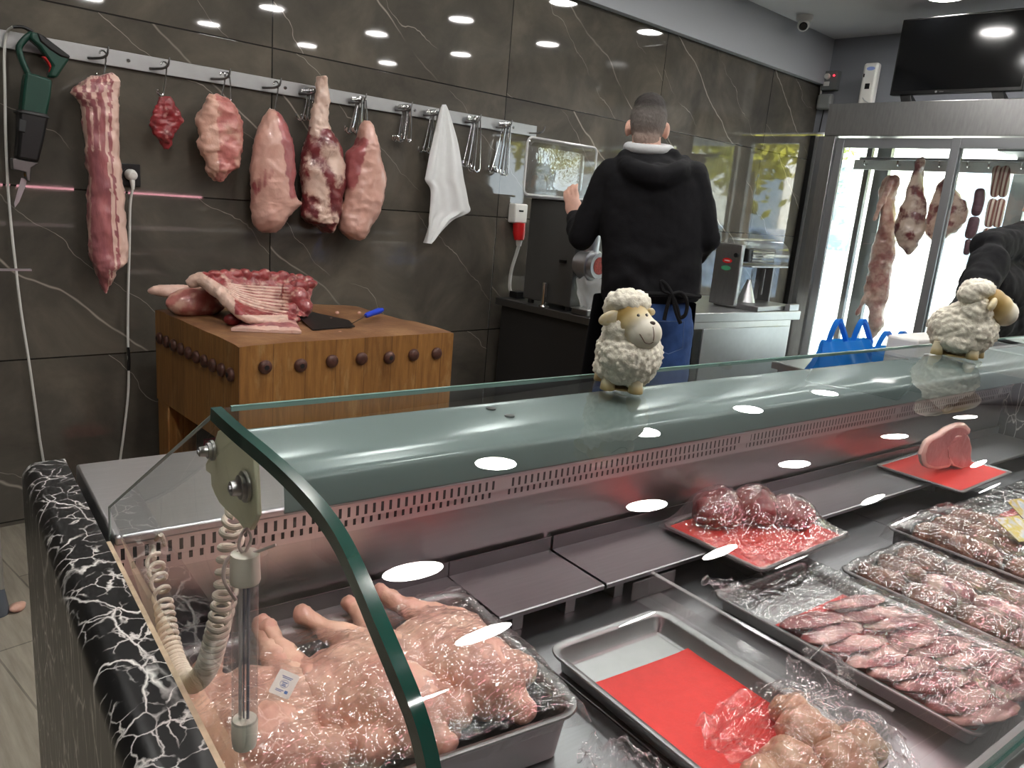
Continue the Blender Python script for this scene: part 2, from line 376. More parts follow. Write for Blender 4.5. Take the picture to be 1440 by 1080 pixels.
# ------------------------------------------------------------------ the room
YW, XR, ZC = 3.378, 6.55, 2.937
struct('floor', G().box(-1.8, XR + .1, .10, YW, -.1, 0), M['floor'], origin=(0, 0, 0))
n_ = N('dark_wood_floor'); b_ = n_.n('TexBrick'); b_.offset = .4; n_.l(n_.pos(), b_.inputs['Vector']); b_.inputs['Scale'].default_value = 1; b_.inputs['Brick Width'].default_value = 1.2; b_.inputs['Row Height'].default_value = .16; b_.inputs['Mortar Size'].default_value = .003
b_.inputs['Color1'].default_value = s(86, 68, 56); b_.inputs['Color2'].default_value = s(68, 53, 44); b_.inputs['Mortar'].default_value = s(150, 136, 120)
struct('floor_front', G().box(-1.8, XR + .1, -4.2, .10, -.1, 0), n_.pbr(b_.outputs[0], .4), origin=(0, 0, 0))
struct('ceiling', G().box(-1.9, XR + .2, -4.3, YW + .2, ZC, ZC + .15), M['ceil'], origin=(0, 0, 0))
struct('wall_back', G().box(-1.9, XR + .2, YW, YW + .15, 0, ZC), M['tile'], origin=(0, 0, 0))
struct('trim_1', G().box(-1.8, XR, YW - .055, YW - .001, 2.575, ZC - .001), M['soffit'], origin=(0, YW, 2.575))
struct('wall_left', G().box(-1.9, -1.8, -4.3, YW, 0, ZC), M['pale_wall'], origin=(0, 0, 0))
struct('wall_front', G().box(-1.8, XR, -4.3, -4.2, 0, ZC), plain('brown_grey_wall', s(104, 98, 92), .6), origin=(0, 0, 0))
ZWT = 2.17
struct('wall_right', G().box(XR, XR + .15, -4.3, YW, ZWT + .03, ZC), M['grey_wall'], origin=(XR, 0, 0))
struct('trim_2', G().box(XR - .03, XR + .12, 3.335, YW - .001, 0, ZWT), M['black'], origin=(XR, YW, 0))
yb = [3.325, 2.75, 1.75, .45, -.9]
for i in range(4):
    y1, y0 = yb[i], yb[i + 1]
    g = G()
    for a, b, c, d in ((y0, y0 + .055, .0, ZWT), (y1 - .055, y1, .0, ZWT), (y0 + .055, y1 - .055, ZWT - .06, ZWT), (y0 + .055, y1 - .055, 0, .09)):
        g.box(XR + .01, XR + .07, a, b, c, d)
    w = struct('window_%d' % (i + 1), g, M['alu'], origin=(XR, (y0 + y1) / 2, 0))
    link('pane', G().box(XR + .037, XR + .043, y0 + .055, y1 - .055, .09, ZWT - .06), M['shopglass'], w, smooth=False)
struct('wall_glare_block', G().box(XR, XR + .12, -4.2, -.9, 0, ZWT + .03), M['grey_wall'], origin=(XR, -2.5, 0))  # unseen solid wall, added in place of windows to stop reflections in the case glass
# recessed ceiling lights
LAMP = emit('lamp_glow', (1, .97, .93, 1), 92)
def ceiling_light(x, y):
    t = root('ceiling_light', (x, y, ZC), 'round recessed white ceiling downlight set flush in the white ceiling', 'light', 'ceiling downlights')
    g = G(); n = 28
    rr = [(.105, 0), (.105, -.006), (.125, -.006), (.13, 0)]
    g.loft([[V((x + r * math.cos(2 * math.pi * k / n), y + r * math.sin(2 * math.pi * k / n), ZC + z)) for k in range(n)] for r, z in rr], cap=False)
    link('ring', g, M['white'], t)
    link('diffuser', G().disc((x, y, ZC - .003), (0, 0, -1), .105, .002, 28), LAMP, t, sharp=20)
    return t
LX = [.12, 1.25, 2.36, 3.48, 4.6, 5.69]; LY = [2.18, .93, -.42, -1.85]
c0 = None
for x in LX:
    for y in LY:
        if c0 is None: c0 = ceiling_light(x, y)
        else: dup(c0, Matrix.Translation((x, y, ZC)))

# ------------------------------------------------------------------ refrigerated display counter
XL, XE = .150, 2.64          # inside faces of the two ends
dc = root('display_counter', W(.09, 1.18, 0), 'long refrigerated meat display counter with curved glass front and black marble end panel', 'counter', rz=CA)
def cbox(*a): return G().box(*a).map(W)
# black marble end panel with rounded top
def endpanel(x0, x1, y0, y1, zt, sgn):
    rr = .022; prof = [(x0, 0)]
    if sgn < 0:
        prof = [(x1, 0), (x1, zt)] + [(x0 + rr - rr * math.sin(a), zt - rr + rr * math.cos(a)) for a in [R(k * 15) for k in range(7)]] + [(x0, 0)]
    else:
        prof = [(x0, 0), (x0, zt)] + [(x1 - rr + rr * math.sin(a), zt - rr + rr * math.cos(a)) for a in [R(k * 15) for k in range(7)]] + [(x1, 0)]
    return G().ext([(x, y0, z) for x, z in prof], (0, y1 - y0, 0)).map(W)
link('end_panel', endpanel(.089, .142, .13, 1.195, 1.012, -1), M['laminate'], dc, sharp=50)
link('end_panel', endpanel(XE, XE + .055, .13, 1.195, 1.012, 1), M['laminate'], dc, sharp=50)
link('edge_trim', cbox(.1425, .1475, .14, .90, .78, 1.009), M['beige'], dc, smooth=False)
ZWK = 1.01
link('worktop', cbox(XL + .002, XE - .002, .909, 1.172, ZWK - .03, ZWK), M['steel'], dc, bevel=.003)
link('rear_panel', cbox(.145, XE - .002, 1.15, 1.168, .02, .978), M['steel_dark'], dc, smooth=False)
def ventmat():
    n = N('slotted_steel'); o = n.obj(); sp = n.n('SeparateXYZ'); n.l(o, sp.inputs[0]); X, Z = sp.outputs[0], sp.outputs[2]
    fx = n.math('FRACT', n.math('DIVIDE', X, .0128)); a = n.math('LESS_THAN', n.math('ABSOLUTE', n.math('SUBTRACT', fx, .5)), .17)
    up = n.math('LESS_THAN', n.math('ABSOLUTE', n.math('SUBTRACT', Z, .9875)), .0072); lo = n.math('LESS_THAN', n.math('ABSOLUTE', n.math('SUBTRACT', Z, .9685)), .0052)
    gap = n.math('GREATER_THAN', n.math('FRACT', n.math('DIVIDE', n.math('ADD', X, .02), .62)), .045)
    f = n.math('MULTIPLY', n.math('MULTIPLY', a, gap), n.math('MAXIMUM', up, lo))
    b1 = n.n('BsdfPrincipled'); b1.inputs['Base Color'].default_value = (.6, .57, .57, 1); b1.inputs['Metallic'].default_value = .85; b1.inputs['Roughness'].default_value = .38
    b2 = n.n('BsdfPrincipled'); b2.inputs['Base Color'].default_value = (.01, .01, .01, 1); b2.inputs['Roughness'].default_value = .8
    mx = n.n('MixShader'); n.l(f, mx.inputs[0]); n.l(b1.outputs[0], mx.inputs[1]); n.l(b2.outputs[0], mx.inputs[2]); n.l(mx.outputs[0], n.out.inputs[0]); return n.m
M['vent'] = ventmat()
g = G().box(XL + .002, XE - .002, .905, .909, .9765, ZWK - .001).box(XL + .002, XE - .002, .913, .917, .955, .9765).map(W)
link('vent_panel', g, M['vent'], dc, smooth=False)
link('front_rail', cbox(XL + .002, XE - .002, .900, .9105, 1.0005, 1.0125), M['steel_bright'], dc, bevel=.003)
g = G(); pr = [(.919, .965), (.919, .87), (.924, .845), (.926, .79)]
g.grid(lambda u, v: W(XL + .002 + (XE - XL - .004) * u, *cr(pr, v)), 40, 8)
link('inner_wall', g, steel('inner_wall_steel', (.5, .49, .49, 1), .3, .08, (2, 2, 20), .03), dc)
link('base', cbox(.145, XE - .002, .25, 1.15, .05, .77), M['steel_dark'], dc, smooth=False)
# display deck, in plates
for i in range(5):
    a = XL + .003 + (XE - XL - .006) * i / 5; b = XL + .003 + (XE - XL - .006) * (i + 1) / 5 - .0025
    link('deck_plate', cbox(a, b, .245, .852, .787, .80), M['steel_deck'], dc, bevel=.0015)
# raised rear shelf pieces with a small upstand
ZSH = .845
def shelf(a, b, y0):
    g = G(); pr = [(y0, ZSH - .008), (y0, ZSH - .0015), (y0 + .002, ZSH), (.905, ZSH), (.911, ZSH + .001), (.911, ZSH + .026), (.9095, ZSH + .026)]
    g.grid(lambda u, v: W(a + (b - a) * u, *pr[round(v * 6)]), 16, 6)
    g.grid(lambda u, v: W(a + (b - a) * u, y0 + (.91 - y0) * v, ZSH - .008), 4, 4)
    o = link('rear_shelf', g, M['steel_deck'], dc, sharp=25)
    for x in (a + .04, b - .06):
        link('shelf_bracket', G().box(x, x + .02, y0 + .02, .90, .8005, ZSH - .0085).map(W), M['steel_dark'], o, smooth=False)
shelf(.152, .616, .872); shelf(.618, .822, .775); shelf(.828, 1.43, .775); shelf(1.433, 2.03, .775); shelf(2.033, XE - .005, .775)
# front sill, lamps and customer-side panel
g = G(); pr = [(.247, .80), (.240, .895), (.205, .905), (.150, .89), (.135, .86), (.135, .02)]
g.grid(lambda u, v: W(XL + (XE - XL) * u, *pr[round(v * 5)]), 6, 5)
link('front_panel', g, M['steel_dark'], dc, sharp=25)
PINK = emit('pink_tube_glow', (1, .44, .50, 1), 21)
# curved front glass
PROF = [(.510, 1.2690), (.46, 1.2645), (.41, 1.2592), (.36, 1.2525), (.32, 1.2455), (.285, 1.2350), (.262, 1.2240), (.242, 1.206), (.230, 1.178), (.221, 1.14), (.216, 1.09), (.213, 1.03), (.213, .97), (.216, .912)]
PF = [cr(PROF, i / 60) for i in range(61)]
def hit(x, y):                       # sight line meets the glass skin
    r = Lc(ray(x, y)); o = Lc(CAM)
    for (y0, z0), (y1, z1) in zip(PF, PF[1:]):
        a, b = y1 - y0, z1 - z0; det = r[1] * (-b) + a * r[2]
        if abs(det) < 1e-9: continue
        t = ((y0 - o[1]) * (-b) + a * (z0 - o[2])) / det; w = (r[1] * (z0 - o[2]) - r[2] * (y0 - o[1])) / det
        if t > 0 and -1e-3 <= w <= 1.001: return o[0] + t * r[0], o[1] + t * r[1], o[2] + t * r[2]
    return None
strip = [(280, 557), (310, 584), (341, 608), (374, 634), (409, 666), (435, 691), (456, 714), (476, 744), (494, 780), (520, 840), (543, 895), (567, 950), (587, 1003), (606, 1060), (612, 1080)]
hp = [h for h in (hit(*p) for p in strip) if h]
def xc_at(yc, z):                    # how far along the counter the glass starts, per height
    ks = sorted((abs(h[1] - yc) + abs(h[2] - z), h[0]) for h in hp)[:2]
    w = [1 / (k[0] + 1e-4) for k in ks]; return sum(a * k[1] for a, k in zip(w, ks)) / sum(w)
XS = [xc_at(*p) for p in PF]
for _ in range(6): XS = [XS[0]] + [(XS[i - 1] + XS[i] + XS[i + 1]) / 3 for i in range(1, 60)] + [XS[60]]
def pn(i):
    a, b = PF[max(i - 1, 0)], PF[min(i + 1, 60)]; d = V((b[0] - a[0], b[1] - a[1])).normalized(); return d[1], -d[0]
TH = .008
def skin(off):
    return lambda u, v: W(XS[round(v * 60)] + (XE - XS[round(v * 60)]) * u, PF[round(v * 60)][0] - pn(round(v * 60))[0] * off, PF[round(v * 60)][1] - pn(round(v * 60))[1] * off)
g = G().grid(skin(0), 24, 60)
fg = link('front_glass', g, M['glass'], dc, sharp=0)
fg['label'] = 'curved clear front glass'
# its polished green edges (left end and back)
g = G(); lo = []
for i in range(61):
    ny, nz = pn(i); y, z = PF[i]; x = XS[i]
    lo.append([W(x - .0035, y + ny * .001, z + nz * .001), W(x + .0035, y + ny * .001, z + nz * .001), W(x + .0035, y - ny * TH, z - nz * TH), W(x - .0035, y - ny * TH, z - nz * TH)])
g.loft(lo)
link('glass_edge', g, M['edge_glass'], fg, sharp=60)
x0, (y0, z0) = XS[0], PF[0]
link('glass_edge', G().box(x0 + .01, XE, y0 - .0006, y0 + .0022, z0 - .003, z0 + .0006).map(W), plain('glass_back_edge', s(120, 150, 142), .15, 0, .5), fg, smooth=False)
g = G().box(XS[60] + .01, XE, PF[60][0] - .002, PF[60][0] + .007, PF[60][1] - .004, PF[60][1] + .005).map(W)
link('glass_edge', g, M['edge_glass'], fg, smooth=False)
# lamp canopy under the back of the glass, with the pink tubes below it
CANM = plain('grey_canopy_paint', s(122, 132, 131), .22, 0, .5)
def cz(y): return np.interp(y, [p[0] for p in PF[::-1]], [p[1] for p in PF[::-1]])
g = G(); pr = [(.492, cz(.492) - .030), (.492, cz(.492) - .011), (.486, cz(.486) - .0095), (.446, cz(.446) - .0095), (.432, cz(.432) - .013), (.425, cz(.425) - .018), (.423, cz(.423) - .035), (.4245, cz(.423) - .035)]
pr = [cr(pr, i / 28) for i in range(29)]
g.grid(lambda u, v: W(.1640 + (XE - .03 - .1640) * u, *pr[round(v * 28)]), 12, 28)
can = link('lamp_canopy', g, CANM, dc, sharp=0)
for x in (.36, 2.2):
    for y in (.480, .462): link('screw', G().disc(W(x + (.462 - y) * .3, y, cz(y) - .0095), (0, 0, 1), .004, .0012, 14), M['steel_dark'], can)
for a, b in ((.24, 1.0), (1.04, 1.80), (1.84, 2.55)):
    l = link('lamp_tube', G().tube([W(a, .462, 1.231), W(b, .462, 1.231)], .008, 12), PINK, dc)
    for e in (a - .012, b): link('lamp_cap', G().tube([W(e, .462, 1.231), W(e + .012, .462, 1.231)], .0105, 12), M['white'], l)
# end glass: from the apex down to the panel
bA = Lc(at(154, 713, xc=.151)); bB = V((.151, bA[1] + .004, 1.0))
top = [V((XS[i], PF[i][0] + .002, PF[i][1] - TH * .5)) for i in range(0, 61, 2)]
bot = [bA.lerp(V((.151, .214, .93)), min(1, (i / 30) ** .8)) for i in range(31)]
bot = [V((b[0], b[1], max(.93, min(b[2], 1.04 - .05 * (i / 6) if i < 6 else 1.0)))) for i, b in enumerate(bot)]
g = G().grid(lambda u, v: W(*(top[round(v * 30)].lerp(bot[round(v * 30)], u))), 6, 30)
eg = link('end_glass', g, M['end_glass'], dc, sharp=0)
link('glass_edge', G().tube([W(*top[0]), W(*bA), W(*bB)], .0014, 6), plain('end_glass_edge', s(150, 165, 160), .2), eg)
# far end glass
topR = [V((XE - .004, PF[i][0], PF[i][1] - TH * .5)) for i in range(0, 61, 2)]
g = G().grid(lambda u, v: W(*(topR[round(v * 30)].lerp(V((XE - .004, .9 - .68 * v, 1.02 - .09 * v)), u))), 4, 30)
link('end_glass', g, M['end_glass'], dc, sharp=0)
# hinge plate with its bolts
xp = .1595
hpx = [(321, 603), (336, 612), (350, 627), (357, 646), (359, 680), (361, 725), (356, 737), (351, 746), (343, 745), (334, 732), (318, 718), (308, 707), (302, 696), (297, 683), (296, 667), (289, 662), (289, 652), (294, 643), (301, 622), (306, 606), (314, 603)]
pl = [at(*p, xc=xp) for p in hpx]
hpn = link('hinge_plate', G().ext(pl, W(.0035, 0, 0)), M['cream'], dc, sharp=40, bevel=.0008)
hpn['label'] = 'cream metal hinge plate'
for (x, y, r0) in ((346, 684, .0105), (300, 633, .0075)):
    c = at(x, y, xc=xp - .001); d = W(-1, 0, 0)
    g = G().disc(c, d, r0, .002, 24).disc(c + d * .002, d, r0 * .78, .0025, 24).disc(c + d * .004, d, r0 * .55, .006, 20, r0 * .45).disc(c + d * .010, d, r0 * .22, .0012, 6)
    link('bolt', g, plain('zinc_bolt', (.5, .5, .5, 1), .3, 1), hpn)
# hanging clear tube on a wire
def P3(x, y, yc): return at(x, y, yc=yc)
yt = Lc(at(345, 750, xc=xp))[1]
T = lambda y: at(345 - (y - 750) * .004, y, xc=xp - .004)
tt = root('hanging_tube', T(1050), 'clear plastic tube with white end caps hanging below the cream hinge plate', 'tube')
link('tube_body', G().tube([T(800), T(1030)], .0086, 24), M['bottleplastic'], tt)
a, b = T(810), T(1010); o1 = RT * .0022; o2 = RT * -.003
link('inner_rod', G().tube([a + o1, b + o1], .0011, 8).tube([a - o1 * .3, b - o1 * .3], .0006, 8), plain('grey_rod', s(120, 122, 140), .4), tt)
link('inner_strip', G().tube([a + o2, b + o2], .0013, 8), plain('white_strip', s(225, 215, 215), .5), tt)
link('cap', G().tube([T(776), T(778), T(800), T(815), T(818)], [.0076, .0092, .0096, .0100, .0095], 20), M['jar_white'], tt)
link('cap', G().tube([T(1010), T(1014), T(1040), T(1048), T(1052)], [.0080, .0089, .0086, .0078, .005], 20), M['jar_white'], tt)
q = T(776)
g = G().tube(curve([q, q + V((.004, 0, .008)), q + V((.001, 0, .016)), q + V((-.003, 0, .012)), q + V((-.004, 0, .004)), q + V((.002, 0, -.002)), q + RT * .02 + V((0, 0, .005))], 30), .0011, 8)
g.tube(curve([q + RT * -.004, q + RT * -.012 + V((0, 0, -.006)), q + RT * -.014 + V((0, 0, -.02)), q + RT * -.006 + V((0, 0, -.035))], 16), .0013, 8)
link('tie_wire', g, plain('clear_tie', s(220, 205, 200), .3), tt)
# coiled cable
def coil(P, rad, wire, pitch):
    C = curve(P, 160); L = [0]
    for a, b in zip(C, C[1:]): L.append(L[-1] + (b - a).length)
    out = []; ref = V((0, 0, 1)); steps = 1500; T0 = None; ph = 0; last = 0; rr = None; pl = C[0]
    for k in range(steps + 1):
        d = L[-1] * k / steps; i = min(max(np.searchsorted(L, d) - 1, 0), 159); u = (d - L[i]) / max(L[i + 1] - L[i], 1e-9)
        p = C[i].lerp(C[i + 1], u); t = (C[i + 1] - C[i]).normalized()
        if rr is None: rr = t.orthogonal().normalized()
        rr = (rr - t * rr.dot(t)).normalized(); b = t.cross(rr); f = k / steps
        pi_ = pitch(f); ph += 2 * math.pi * (L[-1] / steps) / pi_
        out.append(p + (rr * math.cos(ph) + b * math.sin(ph)) * rad)
    return G().tube(out, wire, 8)
def PX(x, y, xc): return at(x, y, xc=xc)
P = [PX(336, 716, .176), PX(327, 745, .177), PX(323, 780, .176), PX(317, 835, .173), PX(305, 890, .170), PX(290, 940, .169), PX(268, 960, .168), PX(249, 936, .168), PX(237, 892, .169), PX(230, 850, .172), PX(223, 815, .176), PX(217, 786, .182)]
cc = root('coiled_cable', PX(268, 975, .168), 'cream coiled cable looping down from the hinge plate to the vent wall', 'cable')
link('coil', coil(P, .0078, .0023, lambda f: .0150 if f < .10 else (.0105 if f < .26 else (.0082 if f < .40 else (.0056 if f < .72 else .0075 if f < .82 else .022)))), M['coil'], cc)
link('plug_lead', G().tube(curve([P[-1], PX(216, 765, .195), P3(226, 752, .885), P3(232, 766, .900)], 20), .0026, 8), M['coil'], cc)
# ------------------------------------------------------------------ wall rail, hooks, hanging meat
def rows(R0, Y, dk, n=44, m=36, pw=2.4, back=.0, X=None, dy=0):
    """closed body lofted through measured left/right outlines; dk(t)=half thickness in metres"""
    rings = []; R1 = [tuple(map(float, r)) for r in R0]
    for i in range(n + 1):
        t = i / n; y, a, b = cr(R1, t)
        kw = dict(Y=Y) if X is None else dict(X=X)
        pa, pb = at(a, y, **kw), at(b, y, **kw); c = (pa + pb) / 2; h = (pb - pa) / 2
        d = dk(t); ax = V((0, 1, 0)) if X is None else V((1, 0, 0)); ring = []
        for k in range(m):
            q = 2 * math.pi * k / m; cs, sn = math.cos(q), math.sin(q)
            f = (abs(cs) ** pw + abs(sn) ** pw) ** (-1 / pw)
            ring.append(c + h * (cs * f) + ax * (sn * f * d + dy))
        rings.append(ring)
    return G().loft(rings)
def fatattr(g, fn): return {'fat': [fn(p) for p in g.v]}
ZR0, ZR1 = 1.788, 1.848
rl = root('hook_rail', (1.95, YW, ZR0), 'long stainless steel rail with hooks screwed across the dark tiled wall', 'rail')
link('bar', G().box(-.3, 3.262, YW - .012, YW - .001, ZR0, ZR1), M['steel_rail'], rl, bevel=.002)
HX = [.944, 1.163, 1.405, 1.629, 1.80, 2.055, 2.317, 2.49, 2.761, 2.985, 3.24]; HZ = 1.815
def hookg(x):
    return G().tube(curve([(x - .035, YW - .012, HZ - .012), (x - .02, YW - .035, HZ - .012), (x, YW - .062, HZ - .008), (x + .012, YW - .078, HZ + .006), (x + .015, YW - .084, HZ + .032)], 16), [.005] * 12 + [.0045, .004, .0035, .003, .0018], 10)
for x in HX: link('hook', hookg(x), M['steel_dark'], rl)
for x in (1.05, 1.7, 2.4, 3.08): link('screw', G().disc((x, YW - .012, 1.818), (0, -1, 0), .008, .004, 16, .005), M['chrome'], rl)
def s_hook(p0, L, dx=0, tilt=0, r=.0024, wid=.012, name='s_hook', lab='', grp=None):
    """p0 = top of the bow"""
    P = []
    for k in range(9): a = R(200 - k * 25); P.append((-wid + wid * math.cos(a) + wid, 0, wid * math.sin(a)))
    P = [(x, 0, z) for x, _, z in P]
    x0 = P[-1][0]
    P += [(x0 + .002, 0, -L * .3), (x0 + .001, 0, -L * .65)]
    for k in range(9): a = R(0 - k * 25); P.append((x0 - wid * 1.1 + wid * 1.1 * math.cos(a), 0, -L + wid + wid * 1.1 * math.sin(a)))
    Mx = Matrix.Translation(V(p0)) @ Matrix.Rotation(tilt, 4, 'Y') @ Matrix.Rotation(dx, 4, 'Z')
    g = G().tube([Mx @ V(q) for q in curve(P, 48)], r, 8)
    o = link(name, g, M['chrome'], origin=p0); return tag(o, lab, 'hook', grp)
mh = [(0, .09, 'steel S-hook holding the long pork belly on the rail'), (1, .115, 'steel S-hook holding the small red meat piece'), (3, .12, 'steel S-hook holding the smooth skin-on pork leg')]
for i, L, lb in mh: s_hook((HX[i], YW - .066, HZ + .004), L, R(15), R(8), .0032, .012, lab=lb)
s_hook((HX[2] - .006, YW - .06, HZ + .004), .1, R(15), R(12), .003, .012, lab='left one of two steel S-hooks holding the broad pink pork piece')
s_hook((HX[2] + .006, YW - .072, HZ + .004), .1, R(15), R(-4), .003, .012, lab='right one of two steel S-hooks holding the broad pink pork piece')
bund = [(4, 5, .13, 'behind the lamb leg shank'), (5, 7, .155, 'above the last hanging pork leg'), (6, 8, .155, 'standing alone left of the white cloth'), (7, 5, .19, 'half behind the white cloth'), (8, 7, .255, 'just right of the white cloth'), (9, 8, .26, 'beside the clear plastic lid')]
for i, n, L, lb in bund:
    for k in range(n):
        s_hook((HX[i] - .016 + .030 * k / n, YW - .030 - .040 * k / n, HZ - .002 + .004 * k / n), L * rnd.uniform(.93, 1.04), R(8 + rnd.uniform(-14, 14)), R(10 - 16 * k / n + rnd.uniform(-4, 4)), .0036, .015 if L < .2 else .019, lab='bare steel S-hook in the bundle on the rail ' + lb, grp='S-hooks in the bundle ' + lb)
YM = YW - .095
belly = [(105, 136, 158), (111, 122, 166), (120, 108, 168), (130, 100, 168), (140, 108, 167), (150, 115, 166), (170, 117, 165), (190, 118, 165), (220, 121, 168), (250, 124, 171), (275, 124, 173), (305, 123, 175), (335, 125, 178), (355, 127, 178), (370, 131, 177), (380, 134, 164), (392, 140, 159), (402, 143, 156), (412, 146, 150)]
g = rows(belly, YM, lambda t: (.05 if t < .8 else .05 - .19 * (t - .8)) * min(1, .35 + t * 8), 110, 56).noise(.008, 17, 4, 1).noise(.003, 60, 4, 11)
def bf(p):
    a = (V(p) - CAM); d = a.dot(FW); px = 720 + F_PX * a.dot(RT) / d; py = 540 - F_PX * a.dot(UP) / d
    i = 0
    for r in belly:
        if r[0] <= py: i = r
    L, Rr = (i[1], i[2]) if i else (130, 165); u = (px - L) / max(Rr - L, 1)
    st = .5 + .5 * math.sin(u * 30 + 1.5 * mn.noise(V((p[0] * 4, 0, p[2] * 3))))
    if u > .66: return .25 + .55 * (st > .45) if u < .9 else .9
    return .12 + (.45 * st if py < 215 else .15 * st) + .22 * mn.noise(V(p) * 22) + (.25 if u < .12 else 0)
tag(link('pork_belly', g, M['belly'], attr=fatattr(g, bf)), 'long strip of pork belly with white fat edge hanging on the tiled wall', 'meat')
g = rows([(137, 224, 240), (143, 221, 245), (152, 218, 250), (163, 213, 256), (170, 210, 258), (178, 211, 252), (187, 217, 246), (196, 222, 244), (203, 227, 242), (209, 231, 237)], YM, lambda t: .02 * min(1, .3 + t * 5, .3 + (1 - t) * 5), 60, 40).noise(.009, 34, 4, 2)
tag(link('red_meat_piece', g, M['red'], attr=fatattr(g, lambda p: .30 + .35 * mn.noise(V(p) * 30))), 'small dark red piece of lean meat hanging on the tiled wall', 'meat')
g = rows([(133, 296, 304), (139, 291, 316), (145, 289, 326), (155, 280, 334), (165, 278, 337), (180, 278, 340), (195, 279, 341), (208, 281, 341), (218, 287, 339), (230, 289, 334), (240, 292, 326), (250, 299, 315), (255, 304, 310)], YM, lambda t: .045 * min(1, .25 + t * 5, .3 + (1 - t) * 4), 70, 48).noise(.010, 20, 4, 3).noise(.004, 60, 4, 13)
tag(link('pork_shoulder_piece', g, M['pork'], attr=fatattr(g, lambda p: .42 + (.4 if p[0] < 1.345 else 0) + .22 * mn.noise(V(p) * 18))), 'broad pink pork piece hanging from two hooks on the wall', 'meat')
g = rows([(153, 378, 387), (160, 374, 393), (172, 368, 399), (190, 362, 405), (210, 357, 412), (230, 354, 414), (250, 353, 413), (268, 353, 414), (280, 354, 419), (286, 354, 422), (295, 356, 412), (305, 357, 404), (318, 360, 396), (328, 369, 388)], YM - .01, lambda t: .07 * min(1, .2 + t * 3.2, .35 + (1 - t) * 5), 80, 56, 2.1).noise(.009, 9, 3, 4).noise(.0035, 45, 4, 14)
def lf1(p):
    a = (V(p) - CAM); d = a.dot(FW); px = 720 + F_PX * a.dot(RT) / d; py = 540 - F_PX * a.dot(UP) / d
    nz = 3 * mn.noise(V(p) * 30) + 2 * mn.noise(V(p) * 80); f = .85; e = min(1, max(0, (px + nz - 386 - (py - 155) * .16) / 5)) * min(1, max(0, (282 + nz - py) / 8)); f -= .72 * e
    e2 = ((px + 2.5 * nz - 373 + (py - 250) * .5) / 12) ** 2 + ((py + 2 * nz - 252) / 20) ** 2; f -= (.34 + .12 * math.sin(px * .9)) * min(1, max(0, (1.25 - e2) * 1.6)); e3 = ((px + nz - 357) / 5) ** 2 + ((py + nz - 275) / 22) ** 2; f -= .3 * min(1, max(0, (1.2 - e3) * 1.5))
    return f
tag(link('leg_of_pork', g, M['skin'], attr=fatattr(g, lf1)), 'smooth skin-on pork leg hanging from a hook left of the lamb leg', 'meat')
g = rows([(108, 447, 456), (114, 445, 460), (124, 444, 462), (136, 444, 463), (150, 441, 461), (165, 439, 459), (178, 436, 463), (190, 433, 469), (208, 429, 477), (225, 425, 482), (245, 424, 484), (265, 426, 483), (280, 426, 480), (295, 423, 478), (305, 424, 475), (313, 436, 472), (320, 450, 469), (326, 460, 466)], YM, lambda t: (.028 if t < .22 else min(.07, .028 + (t - .22) * .16)) * min(1, .4 + (1 - t) * 5), 100, 56, 2.1).noise(.011, 15, 4, 5).noise(.004, 60, 4, 15)
def lf2(p):
    z = p[2]
    if z > 1.66: return .78 + .2 * mn.noise(V(p) * 25)
    return .45 + .75 * mn.noise(V((p[0] * 16, p[1] * 16, p[2] * 9)) + V((3, 0, 0))) - (.25 if z < 1.25 else 0)
tag(link('leg_of_lamb', g, M['lamb'], attr=fatattr(g, lf2)), 'lamb leg with bony shank, dark red and white, hanging between two pork legs', 'meat')
g = rows([(170, 511, 519), (176, 509, 522), (186, 507, 523), (198, 504, 526), (206, 502, 530), (215, 493, 533), (228, 488, 536), (245, 487, 539), (262, 488, 540), (278, 486, 537), (292, 482, 532), (306, 478, 526), (320, 479, 518), (330, 487, 512), (336, 494, 506)], YM - .015, lambda t: .068 * min(1, .25 + t * 3, .35 + (1 - t) * 5), 80, 56, 2.1).noise(.011, 10, 3, 6).noise(.004, 45, 4, 16)
def lf3(p):
    a = (V(p) - CAM); d = a.dot(FW); px = 720 + F_PX * a.dot(RT) / d; py = 540 - F_PX * a.dot(UP) / d
    nz = 3 * mn.noise(V(p) * 30) + 2 * mn.noise(V(p) * 80)
    return .88 - .72 * min(1, max(0, (519 - (py - 205) * .26 + nz - px) / 5)) * min(1, max(0, (py + nz - 190) / 6)) * min(1, max(0, (272 + nz - py) / 10))
tag(link('leg_of_pork', g, M['skin'], attr=fatattr(g, lf3)), 'thick pork leg with shank end up, hanging right of the lamb leg', 'meat')
s_hook((1.80, YW - .075, HZ + .004), .06, R(60), 0, .0026, .009, lab='steel S-hook at the tip of the lamb shank')
s_hook((2.05, YW - .085, HZ + .004), .115, R(60), R(3), .0026, .009, lab='front steel S-hook holding the last pork leg')
